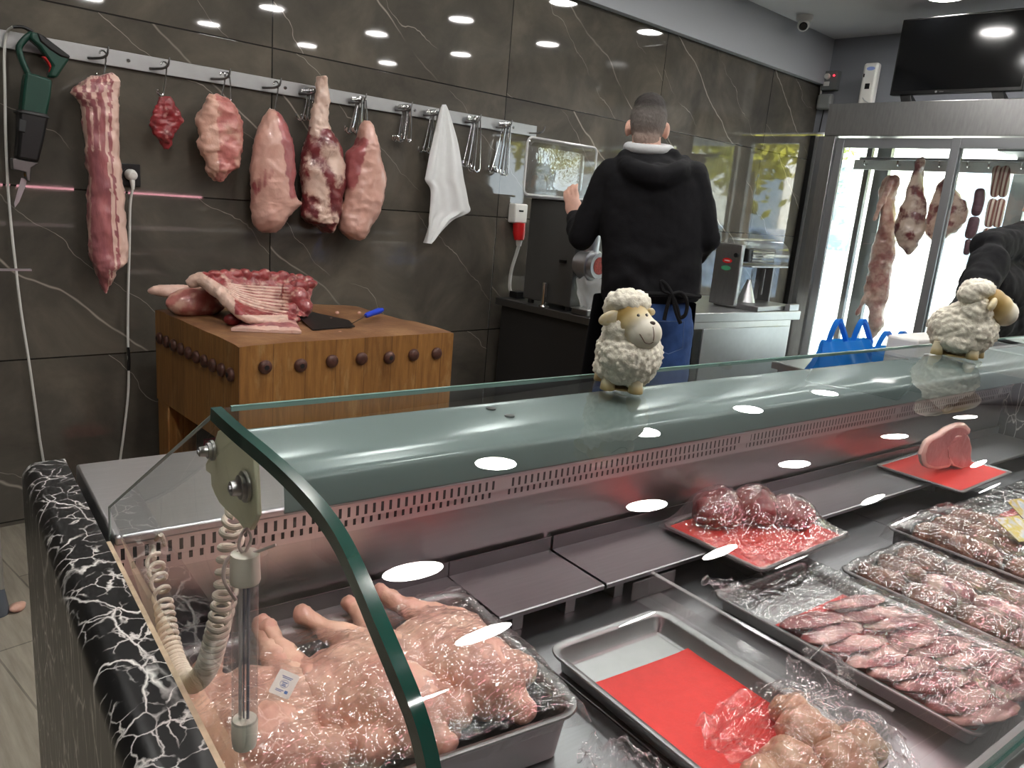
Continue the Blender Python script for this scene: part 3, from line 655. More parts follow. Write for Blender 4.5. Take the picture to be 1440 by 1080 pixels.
# white cloth
cl = [(147, 622, 627), (155, 619, 630), (170, 615, 634), (195, 609, 641), (220, 603, 646), (245, 598, 650), (254, 597, 652), (266, 604, 655), (285, 604, 659), (298, 603, 661), (308, 602, 640), (320, 602, 626), (335, 600, 612), (342, 599, 603)]
rings = []
for i in range(81):
    t = i / 80; y, a, b = cr([tuple(map(float, r)) for r in cl], t); pa, pb = at(a, y, Y=YW - .10), at(b, y, Y=YW - .10); ring = []
    for k in range(60):
        q = 2 * math.pi * k / 60; x = math.cos(q); fold = .006 * min(1, t * 4) * math.sin(x * 11 + 2.0 * t) + .010 * min(1, t * 3) * math.sin(x * 4 + 1 + t * 3)
        ring.append((pa + pb) / 2 + (pb - pa) / 2 * x + V((0, math.sin(q) * (.018 * min(1, .3 + 2 * t)) + fold, 0)))
    rings.append(ring)
tag(link('white_cloth', G().loft(rings), plain('white_cloth_fabric', s(214, 216, 216), .8, var=.03)), 'white cloth hanging in folds from a rail hook on the wall', 'cloth')

# ------------------------------------------------------------------ reciprocating saw on the rail
YS = YW - .07
def plate(px, y, th): return G().ext([at(a, b, Y=y) for a, b in px], (0, th, 0))
sw = root('reciprocating_saw', at(22, 292, Y=YS), 'green and black electric reciprocating saw hanging nose down from the rail', 'saw')
link('body', plate([(38, 101), (60, 107), (74, 112), (72, 135), (66, 166), (30, 158), (33, 130), (35, 112)], YS - .03, .06), M['green_plastic'], sw, bevel=.008)
link('handle_guard', G().tube(curve([at(a, b, Y=YS) for a, b in ((46, 47), (36, 54), (27, 66), (28, 76), (33, 90), (40, 105))], 20), .0105, 12), M['green_plastic'], sw)
link('grip', plate([(44, 44), (54, 46), (66, 56), (80, 68), (99, 79), (97, 85), (80, 110), (68, 108), (74, 92), (66, 80), (56, 66), (42, 54)], YS - .022, .044), M['green_plastic'], sw, bevel=.008)
link('grip_pad', plate([(52, 45), (62, 50), (80, 64), (100, 79), (97, 83), (86, 80), (70, 70), (56, 58)], YS - .026, .052), M['black'], sw, bevel=.006)
link('trigger', plate([(59, 79), (67, 79), (78, 94), (72, 103), (69, 101), (71, 95), (66, 86)], YS - .012, .02), M['red_plastic'], sw, bevel=.003)
link('nose', plate([(28, 152), (69, 160), (68, 170), (62, 200), (55, 229), (24, 223), (27, 190)], YS - .034, .068), M['black'], sw, bevel=.01)
link('nose_rib', plate([(27, 166), (38, 170), (36, 187), (26, 184)], YS - .038, .01).add(*(lambda h: (h.v, h.f))(plate([(25, 155), (70, 164), (70, 167), (25, 158)], YS - .037, .074))), plain('black_rubber', s(34, 35, 36), .6), sw, bevel=.003)
link('shoe', plate([(17, 222), (55, 229), (44, 236), (43, 256), (38, 254), (36, 242), (18, 238)], YS - .02, .04), M['steel_dark'], sw, bevel=.003)
link('clamp', plate([(36, 236), (44, 238), (42, 250), (35, 248)], YS - .014, .026), plain('brass', s(170, 130, 70), .35, .9), sw, bevel=.003)
link('blade', plate([(30, 250), (38, 252), (36, 262), (27, 284), (21, 292), (20, 286)], YS - .001, .002), M['steel_bright'], sw, smooth=False)
pts = [at(46, 45, Y=YS), at(32, 38, Y=YS), at(18, 38, Y=YS)]
link('cable_sleeve', G().tube(curve(pts, 14), [.007 - .0025 * i / 14 for i in range(15)], 10), M['black'], sw)
pts = [at(18, 38, Y=YS)] + [at(x, y, Y=YW - .03) for x, y in ((9, 48), (6, 80), (7, 130), (8, 190), (11, 260), (16, 320), (22, 375), (30, 440), (41, 510), (51, 580), (58, 630), (72, 690))] + [V((.78, 3.30, .02))]
link('cable', G().tube(curve(pts, 80), .0048, 8), M['cord'], sw)
# wall socket, plug and lead
c = V((1.043, YW, 1.392))
so = root('wall_socket', c - V((0, 0, .045)), 'black square wall socket beside the pork belly', 'socket')
link('plate', G().box(c.x - .045, c.x + .04, YW - .012, YW - .001, c.z - .045, c.z + .042), M['black'], so, bevel=.003)
link('recess', G().disc((c.x, YW - .012, c.z), (0, -1, 0), .027, .002, 24), plain('socket_well', s(8, 8, 8), .3), so)
pg = root('power_plug', c + V((0, -.014, -.02)), 'round white plug in the black wall socket with a long white lead', 'plug')
link('plug_body', G().tube([c + V((0, -.0145, 0)), c + V((0, -.03, 0)), c + V((0, -.045, -.002)), c + V((0, -.05, -.003))], [.022, .022, .019, .013], 20).tube([c + V((0, -.034, -.006)), c + V((.002, -.036, -.04)), c + V((.003, -.034, -.055))], [.012, .008, .006], 12), M['white'], pg)
pts = [c + V((.003, -.034, -.05))] + [at(x, y, Y=YW - .025) for x, y in ((183, 290), (182, 350), (180, 420), (180, 488), (181, 520), (180, 556), (174, 610), (168, 655))] + [V((.94, 3.33, .05))]
link('lead', G().tube(curve(pts, 70), .005, 8), M['cord'], pg)
link('tape_wrap', G().tube(curve([at(180, 488, Y=YW - .025), at(181, 505, Y=YW - .025), at(181, 521, Y=YW - .025)], 8), .0062, 10), M['black'], pg)

# ------------------------------------------------------------------ butcher's block
BX0, BX1, BY0, BY1, BZ = 1.085, 2.0, 2.45, 3.24, .88
bl = root('butcher_block', (1.54, 2.84, 0), 'heavy wooden butcher block with a row of rusty bolts around it', 'butcher block')
def blocktop(u, v):
    x = BX0 + (BX1 - BX0) * u; y = BY0 + (BY1 - BY0) * v
    dip = .022 * math.exp(-((u - .75) / .25) ** 2 - ((v - .6) / .3) ** 2) + .012 * max(0, (u - .8) * 5) * max(0, v - .3) - .022 * math.exp(-((u - .62) / .12) ** 2) * max(0, v - .7) * 3
    return V((x, y, BZ - dip - .006 * ((abs(u - .5) * 2) ** 12 + (abs(v - .5) * 2) ** 12) + .003 * mn.noise(V((x * 9, y * 9, 0)))))
n = 40; tp = G().grid(blocktop, n, n); g = G(); 
rim = [i for i in range(n + 1)] + [(n + 1) * k + n for k in range(1, n + 1)] + [n * (n + 1) + k for k in range(n - 1, -1, -1)] + [(n + 1) * k for k in range(n - 1, 0, -1)]
up = [tp.v[i] for i in rim]; lo = [V((p.x, p.y, .50)) for p in up]
g.loft([lo, up], cap=False); g.add(lo, [tuple(range(len(lo) - 1, -1, -1))])
link('block_body', g, M['wood'], bl, sharp=50)
link('chopping_top', tp, M['woodtop'], bl, sharp=0)
for x in (BX0 + .06, BX1 - .06):
    for y in (BY0 + .06, BY1 - .06): link('leg', G().box(x - .058, x + .058, y - .058, y + .058, 0, .501), M['wood'], bl, bevel=.006)
def bolt(c, d, hole):
    g = G().tube([c, c + d * .006, c + d * .013, c + d * .017], [.024, .025, .021, .013], 20)
    b = link('bolt', g, M['bolt'], bl)
    if hole: link('socket_hole', G().disc(c + d * .0165, d, .0095, .0012, 6), plain('bolt_hole', s(12, 9, 8), .8), b)
for i, x in enumerate((.092, .225, .35, .475, .60, .715, .83)): bolt(V((BX0 + x, BY0, [.795, .79, .795, .795, .79, .792, .79][i])), V((0, -1, 0)), i in (0, 1, 4))
for i in range(10): bolt(V((BX0, BY0 + .055 + .075 * i, .764)), V((-1, 0, 0)), i in (0, 7, 9))
g = G().box(1.22, 1.72, 2.62, 3.05, .012, .34)
cr_ = root('plastic_crate', (1.47, 2.83, 0), 'dark pink plastic crate stored under the butcher block', 'crate')
CRM = plain('pink_crate_plastic', s(150, 38, 74), .45)
for a in ((1.20, 1.74, 2.60, 2.615, .012, .36), (1.20, 1.74, 3.035, 3.05, .012, .36), (1.20, 1.215, 2.615, 3.035, .012, .36), (1.725, 1.74, 2.615, 3.035, .012, .36)): link('side', G().box(*a), CRM, cr_, bevel=.003)
link('bottom', G().box(1.215, 1.725, 2.615, 3.035, 0, .014), CRM, cr_)
tb = root('plastic_tub', (.96, 2.95, 0), 'small red plastic tub on the floor beside the wooden block', 'tub')
link('tub_body', G().tube([(.96, 2.95, 0), (.96, 2.95, .02), (.96, 2.95, .2), (.96, 2.95, .22)], [.07, .085, .1, .105], 28), M['red_plastic'], tb)

# meat on the block
def onb(x, y): return at(x, y, Z=BZ)
def pix(p):
    q = V(p) - CAM; d = q.dot(FW); return 720 + F_PX * q.dot(RT) / d, 540 - F_PX * q.dot(UP) / d
def rackp(u, v):
    A, B_, C_, D_ = at(270, 386, Y=2.98), at(441, 395, Y=3.04), at(434, 446, Y=2.84), at(352, 454, Y=2.68)
    return A.lerp(B_, u).lerp(D_.lerp(C_, u), v)
rn = V((-.15, -.75, .6)).normalized()
def rackf(u, v): return rackp(u, v) + rn * (.025 * math.sin(math.pi * u) - .055 * math.exp(-((u - .5) / .3) ** 2) * math.sin(math.pi * min(1, v * 1.1)))
NU, NV = 60, 40
fr = G().grid(rackf, NU, NV); bk = [p + V((.02, .045, -.006)) for p in fr.v]
g = G().add(fr.v, fr.f); g.add(bk, [tuple(reversed(f)) for f in fr.f]); nn = (NU + 1) * (NV + 1)
rm = [i for i in range(NU)] + [(NU + 1) * k + NU for k in range(NV)] + [NV * (NU + 1) + k for k in range(NU, 0, -1)] + [(NU + 1) * k for k in range(NV, 0, -1)]
g.f += [(rm[i], nn + rm[i], nn + rm[(i + 1) % len(rm)], rm[(i + 1) % len(rm)]) for i in range(len(rm))]
for i in range(11):                                   # backbone lumps along the top
    u = .16 + .80 * i / 10; c = rackf(u, .03) + V((0, .012, .004 + .008 * mn.noise(V((i * 1.7, 0, 0))))); g.ball(c, (.026, .024, .019 + .006 * (i % 2)), 16, 12)
for (x, y, Yd, r) in ((420, 402, 2.97, (.045, .04, .028)), (418, 420, 2.90, (.045, .045, .05)), (428, 433, 2.86, (.034, .034, .036)), (408, 436, 2.82, (.035, .03, .03)), (405, 415, 2.92, (.03, .03, .055)), (438, 399, 3.0, (.028, .02, .016))): g.ball(at(x, y, Y=Yd), r, 20, 14)
fl_ = curve([at(264, 400, Y=2.96), at(284, 393, Y=2.93), at(306, 408, Y=2.85), at(326, 430, Y=2.76), at(352, 449, Y=2.69), at(392, 451, Y=2.72), at(420, 449, Y=2.78)], 30)
g.tube(fl_, [.016, .02, .024, .026, .028, .029, .03, .03, .029, .028, .027, .026, .025, .024, .023, .022, .021, .02, .019, .018, .017, .017, .016, .016, .015, .015, .014, .014, .013, .012, .010], 14)
g = voxel(g, .0042, 2).noise(.0055, 26, 4, 10)
for p in g.v: p.z = max(p.z, BZ - .001)
def ribline(x, y):
    yt = 396 + (x - 316) * .04; yb = cr([(410.,), (424.,), (433.,), (439.,), (443.,), (445.,)], min(1, max(0, (x - 316) / 95)))[0]
    return (y - yt) / (yb - yt), min(1, max(0, (x - 314) / 8)) * min(1, max(0, (410 - x) / 10))
me = bpy.data.meshes.new('t'); me.from_pydata([tuple(p) for p in g.v], [], g.f); me.update(); fa = []
for i, vt in enumerate(me.vertices):
    p = g.v[i]; x, y = pix(p); k, wx = ribline(x, y + .8 * mn.noise(p * 14 + V((4, 0, 0)))); w_ = wx * min(1, max(0, k * 8)) * min(1, max(0, (1.04 - k) * 8)) * max(0, min(1, vt.normal.dot(rn) * 2))
    rb = math.sin(k * 2 * math.pi * 9.5); g.v[i] = p + vt.normal * (.0028 * rb * w_)
    f = .28 + .42 * mn.noise(p * 30) + .22 * mn.noise(p * 90)
    if x < 330 and y > 388 + (x - 285) * .62 - 4 and y < 480: f = f * .3 + .72
    if y > 443 and x < 405: f = f * .3 + .72
    fa.append(f * (1 - w_) + w_ * (.60 + .24 * rb + .12 * mn.noise(p * 26)))
bpy.data.meshes.remove(me)
tag(link('rib_rack', g, M['rib'], sharp=0, attr={'fat': fa}), 'large rack of pork ribs lying ribs outward on the wooden block', 'meat')
def lump(name, c, r, m, lab, seed, amp=.006, sc=28, fat=.5, fv=.3, rot=0, grp=None, cat='meat', res=(40, 28)):
    Mr = Matrix.Rotation(rot, 3, 'Z')
    g = G().ball(c, r, res[0], res[1], Mr).noise(amp, sc, 4, seed)
    zmin = c[2] - r[2] * .8
    for p in g.v: p.z = max(p.z, zmin)
    return tag(link(name, g, M[m], attr=fatattr(g, lambda p: fat + fv * mn.noise(V(p) * 26 + V((seed, 0, 0))))), lab, cat, grp)
c = (onb(238, 440) + onb(318, 447)) / 2; lump('pork_cut', (c.x + .02, c.y + .05, BZ + .045), (.125, .075, .06), 'pork', 'round pink pork cut lying at the left end of the rib rack', 11, .009, 16, .45, .5, R(8))
c = at(236, 412, Z=.95); lump('fat_flap', (c.x + .03, c.y, .955), (.10, .035, .028), 'belly', 'pale flap of fat sticking out behind the pork cut on the block', 12, .006, 20, .8, .2, R(-20))
c = onb(330, 458); lump('kidney', (c.x, c.y + .01, BZ + .022), (.036, .026, .025), 'red', 'small dark red kidney in front of the rib rack', 13, .003, 30, .2, .1)
c = onb(352, 457); lump('kidney', (c.x, c.y + .02, BZ + .020), (.030, .022, .023), 'pork', 'paler pink kidney touching the pork strip on the block', 14, .003, 30, .55, .1)
def stripf(u, v):
    A, B_, C_, D_ = onb(325, 466), onb(424, 470), onb(412, 450), onb(352, 450)
    p = A.lerp(B_, u).lerp(D_.lerp(C_, u), v); return V((p.x, p.y, BZ + .012 + .014 * math.sin(math.pi * v) * (1 - (2 * u - 1) ** 6) + .005 * mn.fractal(p * 20, 1, 2, 3)))
fr = G().grid(stripf, 50, 20); g = G().add(fr.v, fr.f); g.add([V((p.x, p.y, BZ + .001)) for p in fr.v], [tuple(reversed(f)) for f in fr.f])
NU2, NV2 = 50, 20; nn = 51 * 21; rm = [i for i in range(NU2)] + [(NU2 + 1) * k + NU2 for k in range(NV2)] + [NV2 * (NU2 + 1) + k for k in range(NU2, 0, -1)] + [(NU2 + 1) * k for k in range(NV2, 0, -1)]
g.f += [(rm[i], nn + rm[i], nn + rm[(i + 1) % len(rm)], rm[(i + 1) % len(rm)]) for i in range(len(rm))]
tag(link('pork_strip', g, M['belly'], attr={'fat': [.35 + .35 * math.sin(k // 51 * .9 + .5) + .1 for k in range(nn)] * 2}), 'flat strip of pork belly lying along the front of the block', 'meat')
# cleaver and knife
zt = BZ - .010
cv = root('meat_cleaver', onb(455, 450), 'dark steel meat cleaver lying flat on the wooden block', 'cleaver')
pl = [V((q.x, q.y, BZ + .0035)) for q in (onb(418, 446), onb(428, 438), onb(490, 452), onb(499, 461), onb(440, 466))]
link('blade', G().ext(pl, (0, 0, .003)), plain('dark_blade', s(58, 56, 56), .35, .8, var=.2, vs=30), cv, smooth=False)
a, b = V((onb(424, 443).x, onb(424, 443).y, BZ + .014)), V((onb(392, 436).x, onb(392, 436).y, BZ + .016))
link('handle', G().tube([a, a.lerp(b, .1), b], [.008, .012, .013], 10), M['black'], cv)
kn = root('kitchen_knife', onb(505, 452), 'knife with a bright blue handle lying on the wooden block', 'knife')
a, b, e = onb(492, 459), onb(516, 449), onb(537, 442)
a.z = BZ + .006; b.z = BZ + .018; e.z = BZ + .02; sd = V((.006, .012, 0))
link('blade', G().ext([a, b - sd, b + sd], (0, 0, .0018)), plain('knife_blade', s(70, 68, 68), .3, .9), kn, smooth=False)
link('handle', G().tube([b.lerp(e, -.1), b, b.lerp(e, .35), b.lerp(e, .8), e], [.007, .012, .0125, .014, .009], 12), plain('blue_handle', s(28, 62, 190), .4), kn)
for (x, y, sd) in ((474, 441, 1), (478, 469, 2), (505, 441, 3), (466, 452, 4)):
    c = at(x, y, Z=BZ - .008); lump('meat_scrap', (c.x, c.y, BZ - .004 + (.006 if sd == 4 else 0)), (.009, .007, .006), 'pork', 'tiny scrap of pale meat on the worn chopping surface', sd, .002, 60, .8, .2, grp='meat scraps on the block', res=(12, 8))
# steel worktable at the left edge of the view
wt = root('steel_table', (.36, 2.83, 0), 'stainless table at the left edge, only its thin top corner and one leg in view', 'table')
link('table_top', G().box(-.9, .540, 2.652, 2.668, 1.097, 1.1025), M['steel_bright'], wt, smooth=False)
link('apron_frame', G().box(-.88, .43, 2.660, 2.70, 1.075, 1.0968), M['black'], wt, bevel=.003)
for x in (-.85, .395):
    for y in (2.68,):
        l = link('leg', G().box(x - .02, x + .02, y - .02, y + .02, .09, 1.075), M['steel'], wt, bevel=.003)
        link('foot', G().tube([(x, y, 0), (x, y, .02), (x, y, .092)], [.03, .032, .022], 16), plain('grey_rubber', s(84, 90, 98), .6), l)
c = at(25, 858, Z=0); lump('fallen_scrap', (c.x, c.y, .012), (.030, .020, .014), 'pork', 'pale pink meat scrap on the floor by the steel table leg', 31, .003, 40, .7, .4, R(40), res=(24, 16))
# ------------------------------------------------------------------ work counters along the wall
ct = root('work_counter', (3.45, 2.93, 0), 'dark-fronted steel work counter under the meat grinder', 'counter')
link('worktop', G().box(2.985, 3.84, 2.573, 3.30, .832, .872), M['steel_dark'], ct, bevel=.004)
link('cabinet', G().box(3.02, 3.83, 2.61, 3.28, .09, .831), plain('dark_cabinet', s(58, 57, 56), .4, .5), ct, bevel=.003)
link('plinth', G().box(3.06, 3.80, 2.66, 3.26, 0, .089), M['black'], ct)
link('door', G().box(3.05, 3.80, 2.598, 2.609, .11, .80), plain('dark_door', s(66, 65, 63), .35, .6), ct, bevel=.002)
z = R(-7.6)
cs = root('steel_counter', (4.38, 2.46, 0), 'bright stainless counter with sliding doors under the small meat machine', 'counter', rz=z)
def CS(x, y, zz): c_, s_ = math.cos(z), math.sin(z); return V((4.38 + c_ * x - s_ * y, 2.46 + s_ * x + c_ * y, zz))
link('worktop', G().box(-.53, .505, 0, .72, .815, .872).map(CS), M['steel_bright'], cs, bevel=.004)
link('cabinet', G().box(-.52, .47, .04, .70, .08, .815).map(CS), M['steel'], cs, bevel=.003)
link('door', G().box(-.40, .44, .026, .038, .10, .77).map(CS), M['steel_bright'], cs, bevel=.003)
link('door', G().box(-.52, -.41, .026, .038, .10, .77).map(CS), M['black'], cs, bevel=.003)  # no door: black board puts the dark of the open gap into colour
link('plinth', G().box(-.50, .45, .08, .66, 0, .08).map(CS), M['black'], cs)
# meat grinder
gr = root('meat_grinder', (3.2, 2.87, .872), 'large grey meat grinder standing on the dark work counter', 'meat grinder')
GM = plain('grinder_grey', s(92, 92, 90), .4, .55, var=.06, vs=6)
link('housing', G().box(3.026, 3.35, 2.76, 3.12, .895, 1.44), GM, gr, bevel=.006)
for x in (3.055, 3.32):
    for y in (2.79, 3.08): link('foot', G().tube([(x, y, .872), (x, y, .896)], .018, 14), M['black'], gr)
link('catch', G().disc((3.026, 2.84, 1.13), (-1, 0, 0), .008, .012, 14).box(3.010, 3.026, 2.81, 2.85, 1.122, 1.138), M['black'], gr)
hc = V((3.075, 2.76, 1.13))
hd = link('grinding_head', G().tube([hc, hc + V((0, -.03, 0)), hc + V((0, -.032, 0)), hc + V((0, -.10, 0)), hc + V((0, -.102, 0)), hc + V((0, -.135, 0))], [.062, .062, .080, .080, .066, .066], 36), M['steel_bright'], gr)
link('outlet_plate', G().disc(hc + V((0, -.1355, 0)), (0, -1, 0), .045, .002, 30), plain('red_outlet', s(150, 60, 54), .5, var=.5, vs=120), hd)
link('feed_neck', G().tube([hc + V((.0, -.06, .06)), hc + V((0, -.05, .31))], [.045, .06], 24), M['steel_bright'], gr)
link('feed_tray', G().box(2.98, 3.38, 2.62, 3.13, 1.441, 1.452), M['steel_bright'], gr, bevel=.003)
# clear lid leaning above the grinder
ld = root('clear_lid', (3.08, 2.95, 1.453), 'clear plastic lid with pale rim standing upright on the grinder', 'lid')
def rr2(x0, x1, z0, z1, r, n=6):
    o = []
    for cx_, cz_, a0 in ((x1 - r, z1 - r, 0), (x0 + r, z1 - r, 90), (x0 + r, z0 + r, 180), (x1 - r, z0 + r, 270)):
        o += [(cx_ + r * math.cos(R(a0 + 90 * k / n)), cz_ + r * math.sin(R(a0 + 90 * k / n))) for k in range(n + 1)]
    return o
YL = 2.90
x0, x1 = at(739, 235, Y=YL).x, at(836, 245, Y=YL).x; z0, z1 = 1.456, at(790, 200, Y=YL).z
rim = rr2(x0, x1, z0, z1, .03); rim2 = rr2(x0 + .02, x1 - .02, z0 + .02, z1 - .02, .03); rim3 = rr2(x0 + .035, x1 - .035, z0 + .035, z1 - .035, .03)
g = G().tube([V((x, YL, zz)) for x, zz in rim + rim[:1]], .006, 8, False); link('rim', g, pane('pale_rim', (.8, .82, .82, 1), .06, .15, .45), ld)
g = G().loft([[V((x, YL, zz)) for x, zz in rim], [V((x, YL - .004, zz)) for x, zz in rim2], [V((x, YL + .05, zz)) for x, zz in rim3]], cap=False)
g.add([V((x, YL + .05 + .003 * mn.noise(V((x * 9, 0, zz * 9))), zz)) for x, zz in rim3], [tuple(range(len(rim3)))])
link('shell', g, pane('lid_plastic', (.94, .95, .95, 1), .08, .03, .02, ((1, 1, 1), 4, .12, .02)), ld)
# white bag, steel pestle, tray by the grinder
g = G()
def bagf(u, v):
    a = 2 * math.pi * u; r = .095 * (.7 + .5 * v) * (1 + .18 * mn.noise(V((math.cos(a) * 2, math.sin(a) * 2, v * 3))))
    return V((3.06 + r * math.cos(a) * .9, 2.655 + r * .42 * math.sin(a), .915 + .15 * v + .03 * mn.noise(V((math.cos(a) * 3, math.sin(a) * 3, 5)))))
g.grid(bagf, 48, 16)
tag(link('plastic_bag', g, M['bagplastic'], sharp=0), 'thin white plastic bag open in the bowl under the grinding head', 'bag')
tr = root('steel_bowl', (3.06, 2.65, .872), 'shallow dark steel tray under the grinding head holding the white bag', 'tray')
link('dish', G().box(2.99, 3.18, 2.60, 2.71, .873, .905), M['steel_dark'], tr, bevel=.006)
link('dish_lip', G().box(2.985, 3.185, 2.596, 2.714, .903, .908), M['steel'], tr, bevel=.002)
p = V((3.006, 2.93, .8725))
tag(link('steel_pestle', G().tube([p, p + V((0, 0, .006)), p + V((0, 0, .012)), p + V((0, 0, .014)), p + V((0, 0, .13)), p + V((0, 0, .133))], [.028, .028, .024, .016, .016, .013], 24), M['chrome']), 'short steel pestle with round foot standing left of the grinder', 'pestle')
# three-phase socket with red plug
sk = root('power_socket', (3.165, YW, 1.30), 'white industrial wall socket with a red plug beside the grinder', 'socket')
link('socket_box', G().box(3.10, 3.20, YW - .06, YW - .001, 1.295, 1.405), M['white'], sk, bevel=.008)
link('socket_mark', G().box(3.13, 3.165, YW - .0615, YW - .0595, 1.36, 1.37), M['black'], sk)
rp = root('industrial_plug', (3.15, 3.32, 1.15), 'red and white industrial plug pushed up into the white wall socket', 'plug')
link('plug_collar', G().tube([(3.15, 3.33, 1.295), (3.15, 3.325, 1.24), (3.152, 3.32, 1.20)], [.036, .036, .028], 20), M['red_plastic'], rp)
link('plug_neck', G().tube([(3.152, 3.32, 1.20), (3.153, 3.32, 1.165)], [.02, .014], 16), M['white'], rp)
link('lead', G().tube(curve([(3.153, 3.32, 1.17), (3.14, 3.32, 1.12), (3.11, 3.32, 1.02), (3.10, 3.31, .92), (3.11, 3.28, .883)], 24), .010, 8), M['cord'], rp)
link('lead_block', G().box(3.08, 3.15, 3.22, 3.29, .873, .91), M['black'], rp, bevel=.004)
# tenderizer machine
mt = root('tenderizing_machine', CS(.12, .15, .872), 'small steel meat machine with clear cover and red and green badges', 'machine')
def MS(x, y, zz): return V((4.39 + x, 2.60 + y, zz))
link('housing', G().box(0, .035, 0, .19, .885, 1.272).map(MS), M['steel_fridge'], mt, bevel=.006)
link('end_column', G().box(.455, .475, .02, .14, .885, 1.15).map(MS), M['steel_dark'], mt, bevel=.004)
link('base_tray', G().box(.03, .47, -.15, .17, .873, .905).map(MS), M['steel_fridge'], mt, bevel=.004)
link('tray_end', G().box(.36, .485, -.19, -.155, .873, .915).map(MS), M['steel_bright'], mt, bevel=.003)
link('roller_housing', G().box(.05, .39, -.02, .06, 1.165, 1.25).map(MS), M['black'], mt, bevel=.006)
for k in range(4): link('roller_bar', G().tube([MS(.085, -.023, 1.178 + .018 * k), MS(.355, -.023, 1.178 + .018 * k)], .0045, 8), M['steel_rail'], mt)
g = G(); prof = [(-.06, 1.15), (-.06, 1.235), (.0, 1.30), (.12, 1.31), (.17, 1.26)]
g.grid(lambda u, v: MS(.03 + .46 * u, *cr(prof, v)), 8, 16)
g.add([MS(.49, y, zz) for y, zz in prof], [(0, 1, 2, 3, 4)])
link('clear_cover', g, pane('cover_plastic', (.95, .95, .95, 1), .045, .04, .04), mt, sharp=30)
link('cover_ledge', G().box(.03, .495, -.065, .15, 1.138, 1.148).map(MS), M['alu'], mt, bevel=.002)
link('inner_panel', G().box(.035, .45, .10, .108, .905, 1.137).map(MS), pane('frosted_panel', (.9, .92, .92, 1), .06, .1, .10), mt, smooth=False)
link('funnel', G().tube([MS(.20, .04, .906), MS(.20, .04, 1.05)], [.06, .012], 20), M['steel_bright'], mt)
link('pull_rod', G().tube([MS(.36, .03, .95), MS(.36, .03, 1.12)], .009, 12), M['steel_dark'], mt)
link('knob', G().disc(MS(-.001, .03, 1.205), (-1, 0, 0), .014, .018, 16), M['black'], mt)
def oval(y0, zz, ry, rz_, m, nm): link(nm, G().ext([MS(-.0005, y0 + ry * math.cos(2 * math.pi * k / 28), zz + rz_ * math.sin(2 * math.pi * k / 28)) for k in range(28)], (-.0025, 0, 0)), m, mt, smooth=False)
oval(.095, 1.165, .034, .016, M['red_plastic'], 'red_badge'); oval(.097, 1.118, .034, .015, plain('green_badge', s(70, 150, 110), .4), 'green_badge')
for k in range(5): link('badge_letter', G().box(-.0045, -.003, .075 + .0085 * k, .0795 + .0085 * k, 1.160, 1.170).map(MS), M['white'], mt, smooth=False)

# ------------------------------------------------------------------ glass-fronted meat fridge before the shop window
FX, FB, FY1, FY0, FZ = 5.60, 6.40, 2.80, .86, 2.282
fr_ = root('meat_fridge', ((FX + FB) / 2, (FY1 + FY0) / 2, 0), 'tall stainless display fridge with sliding glass doors and hanging meat', 'fridge')
link('header', G().box(FX, FB, FY0, FY1, 2.062, FZ), M['steel_fridge'], fr_, bevel=.004)
link('stile', G().box(FX, FX + .06, FY1 - .085, FY1, .40, 2.061), M['steel_fridge'], fr_, bevel=.003)
link('stile', G().box(FX, FX + .06, FY0, FY0 + .085, .40, 2.061), M['steel_fridge'], fr_, bevel=.003)
for y in (FY0, FY1 - .04): link('post', G().box(FB - .05, FB, y, y + .04, .40, 2.061), M['alu'], fr_, bevel=.003)
link('base', G().box(FX, FB, FY0, FY1, 0, .40), M['steel'], fr_, bevel=.004)
link('side_glass', G().box(FX + .061, FB - .051, FY1 - .012, FY1 - .006, .401, 2.061), M['shopglass'], fr_, smooth=False)
link('side_glass', G().box(FX + .061, FB - .051, FY0 + .006, FY0 + .012, .401, 2.061), M['shopglass'], fr_, smooth=False)
link('back_glass', G().box(FB - .012, FB - .006, FY0 + .041, FY1 - .041, .401, 2.061), M['shopglass'], fr_, smooth=False)
for (a, b, xo) in ((1.87, FY1 - .088, .030), (FY0 + .088, 1.935, .002)):
    d = link('sliding_door', G().box(FX + xo, FX + xo + .026, a, a + .05, .41, 2.05).box(FX + xo, FX + xo + .026, b - .055, b, .41, 2.05).box(FX + xo, FX + xo + .026, a + .05, b - .055, 1.985, 2.05).box(FX + xo, FX + xo + .026, a + .05, b - .055, .41, .47), M['alu'], fr_, bevel=.003)
    link('door_glass', G().box(FX + xo + .010, FX + xo + .016, a + .05, b - .055, .47, 1.985), M['shopglass'], d, smooth=False)
zr = 1.90
link('hanging_bar', G().box(5.985, 5.997, FY0 + .05, 2.72, zr - .035, zr + .035), M['steel'], fr_, bevel=.002)
link('hanging_bar', G().tube([(6.18, FY0 + .05, 1.96), (6.18, 2.72, 1.96)], .014, 12), M['alu'], fr_)
link('cross_bar', G().tube([(5.85, 2.62, 1.93), (6.2, 2.30, 1.965)], .012, 10), M['alu'], fr_)
link('fan_unit', G().box(5.9, 6.3, 1.0, 1.75, 2.0, 2.061), M['alu'], fr_, bevel=.005)
for y in (2.62, 2.38, 2.26, 2.1, 1.92, 1.79, 1.6): link('hook', G().tube(curve([(5.984, y, zr + .005), (5.95, y, zr - .004), (5.925, y - .003, zr + .005), (5.918, y - .004, zr + .03)], 10), .006, 8), M['chrome'], fr_)
def zz(rw): return [(200 + y / 3.6, 1040 + a / 3.6, 1040 + b / 3.6) for y, a, b in rw]
XM = 5.90
def tk(k, lo=.25): return lambda t: k * min(1, lo + t * 4, lo + (1 - t) * 4)
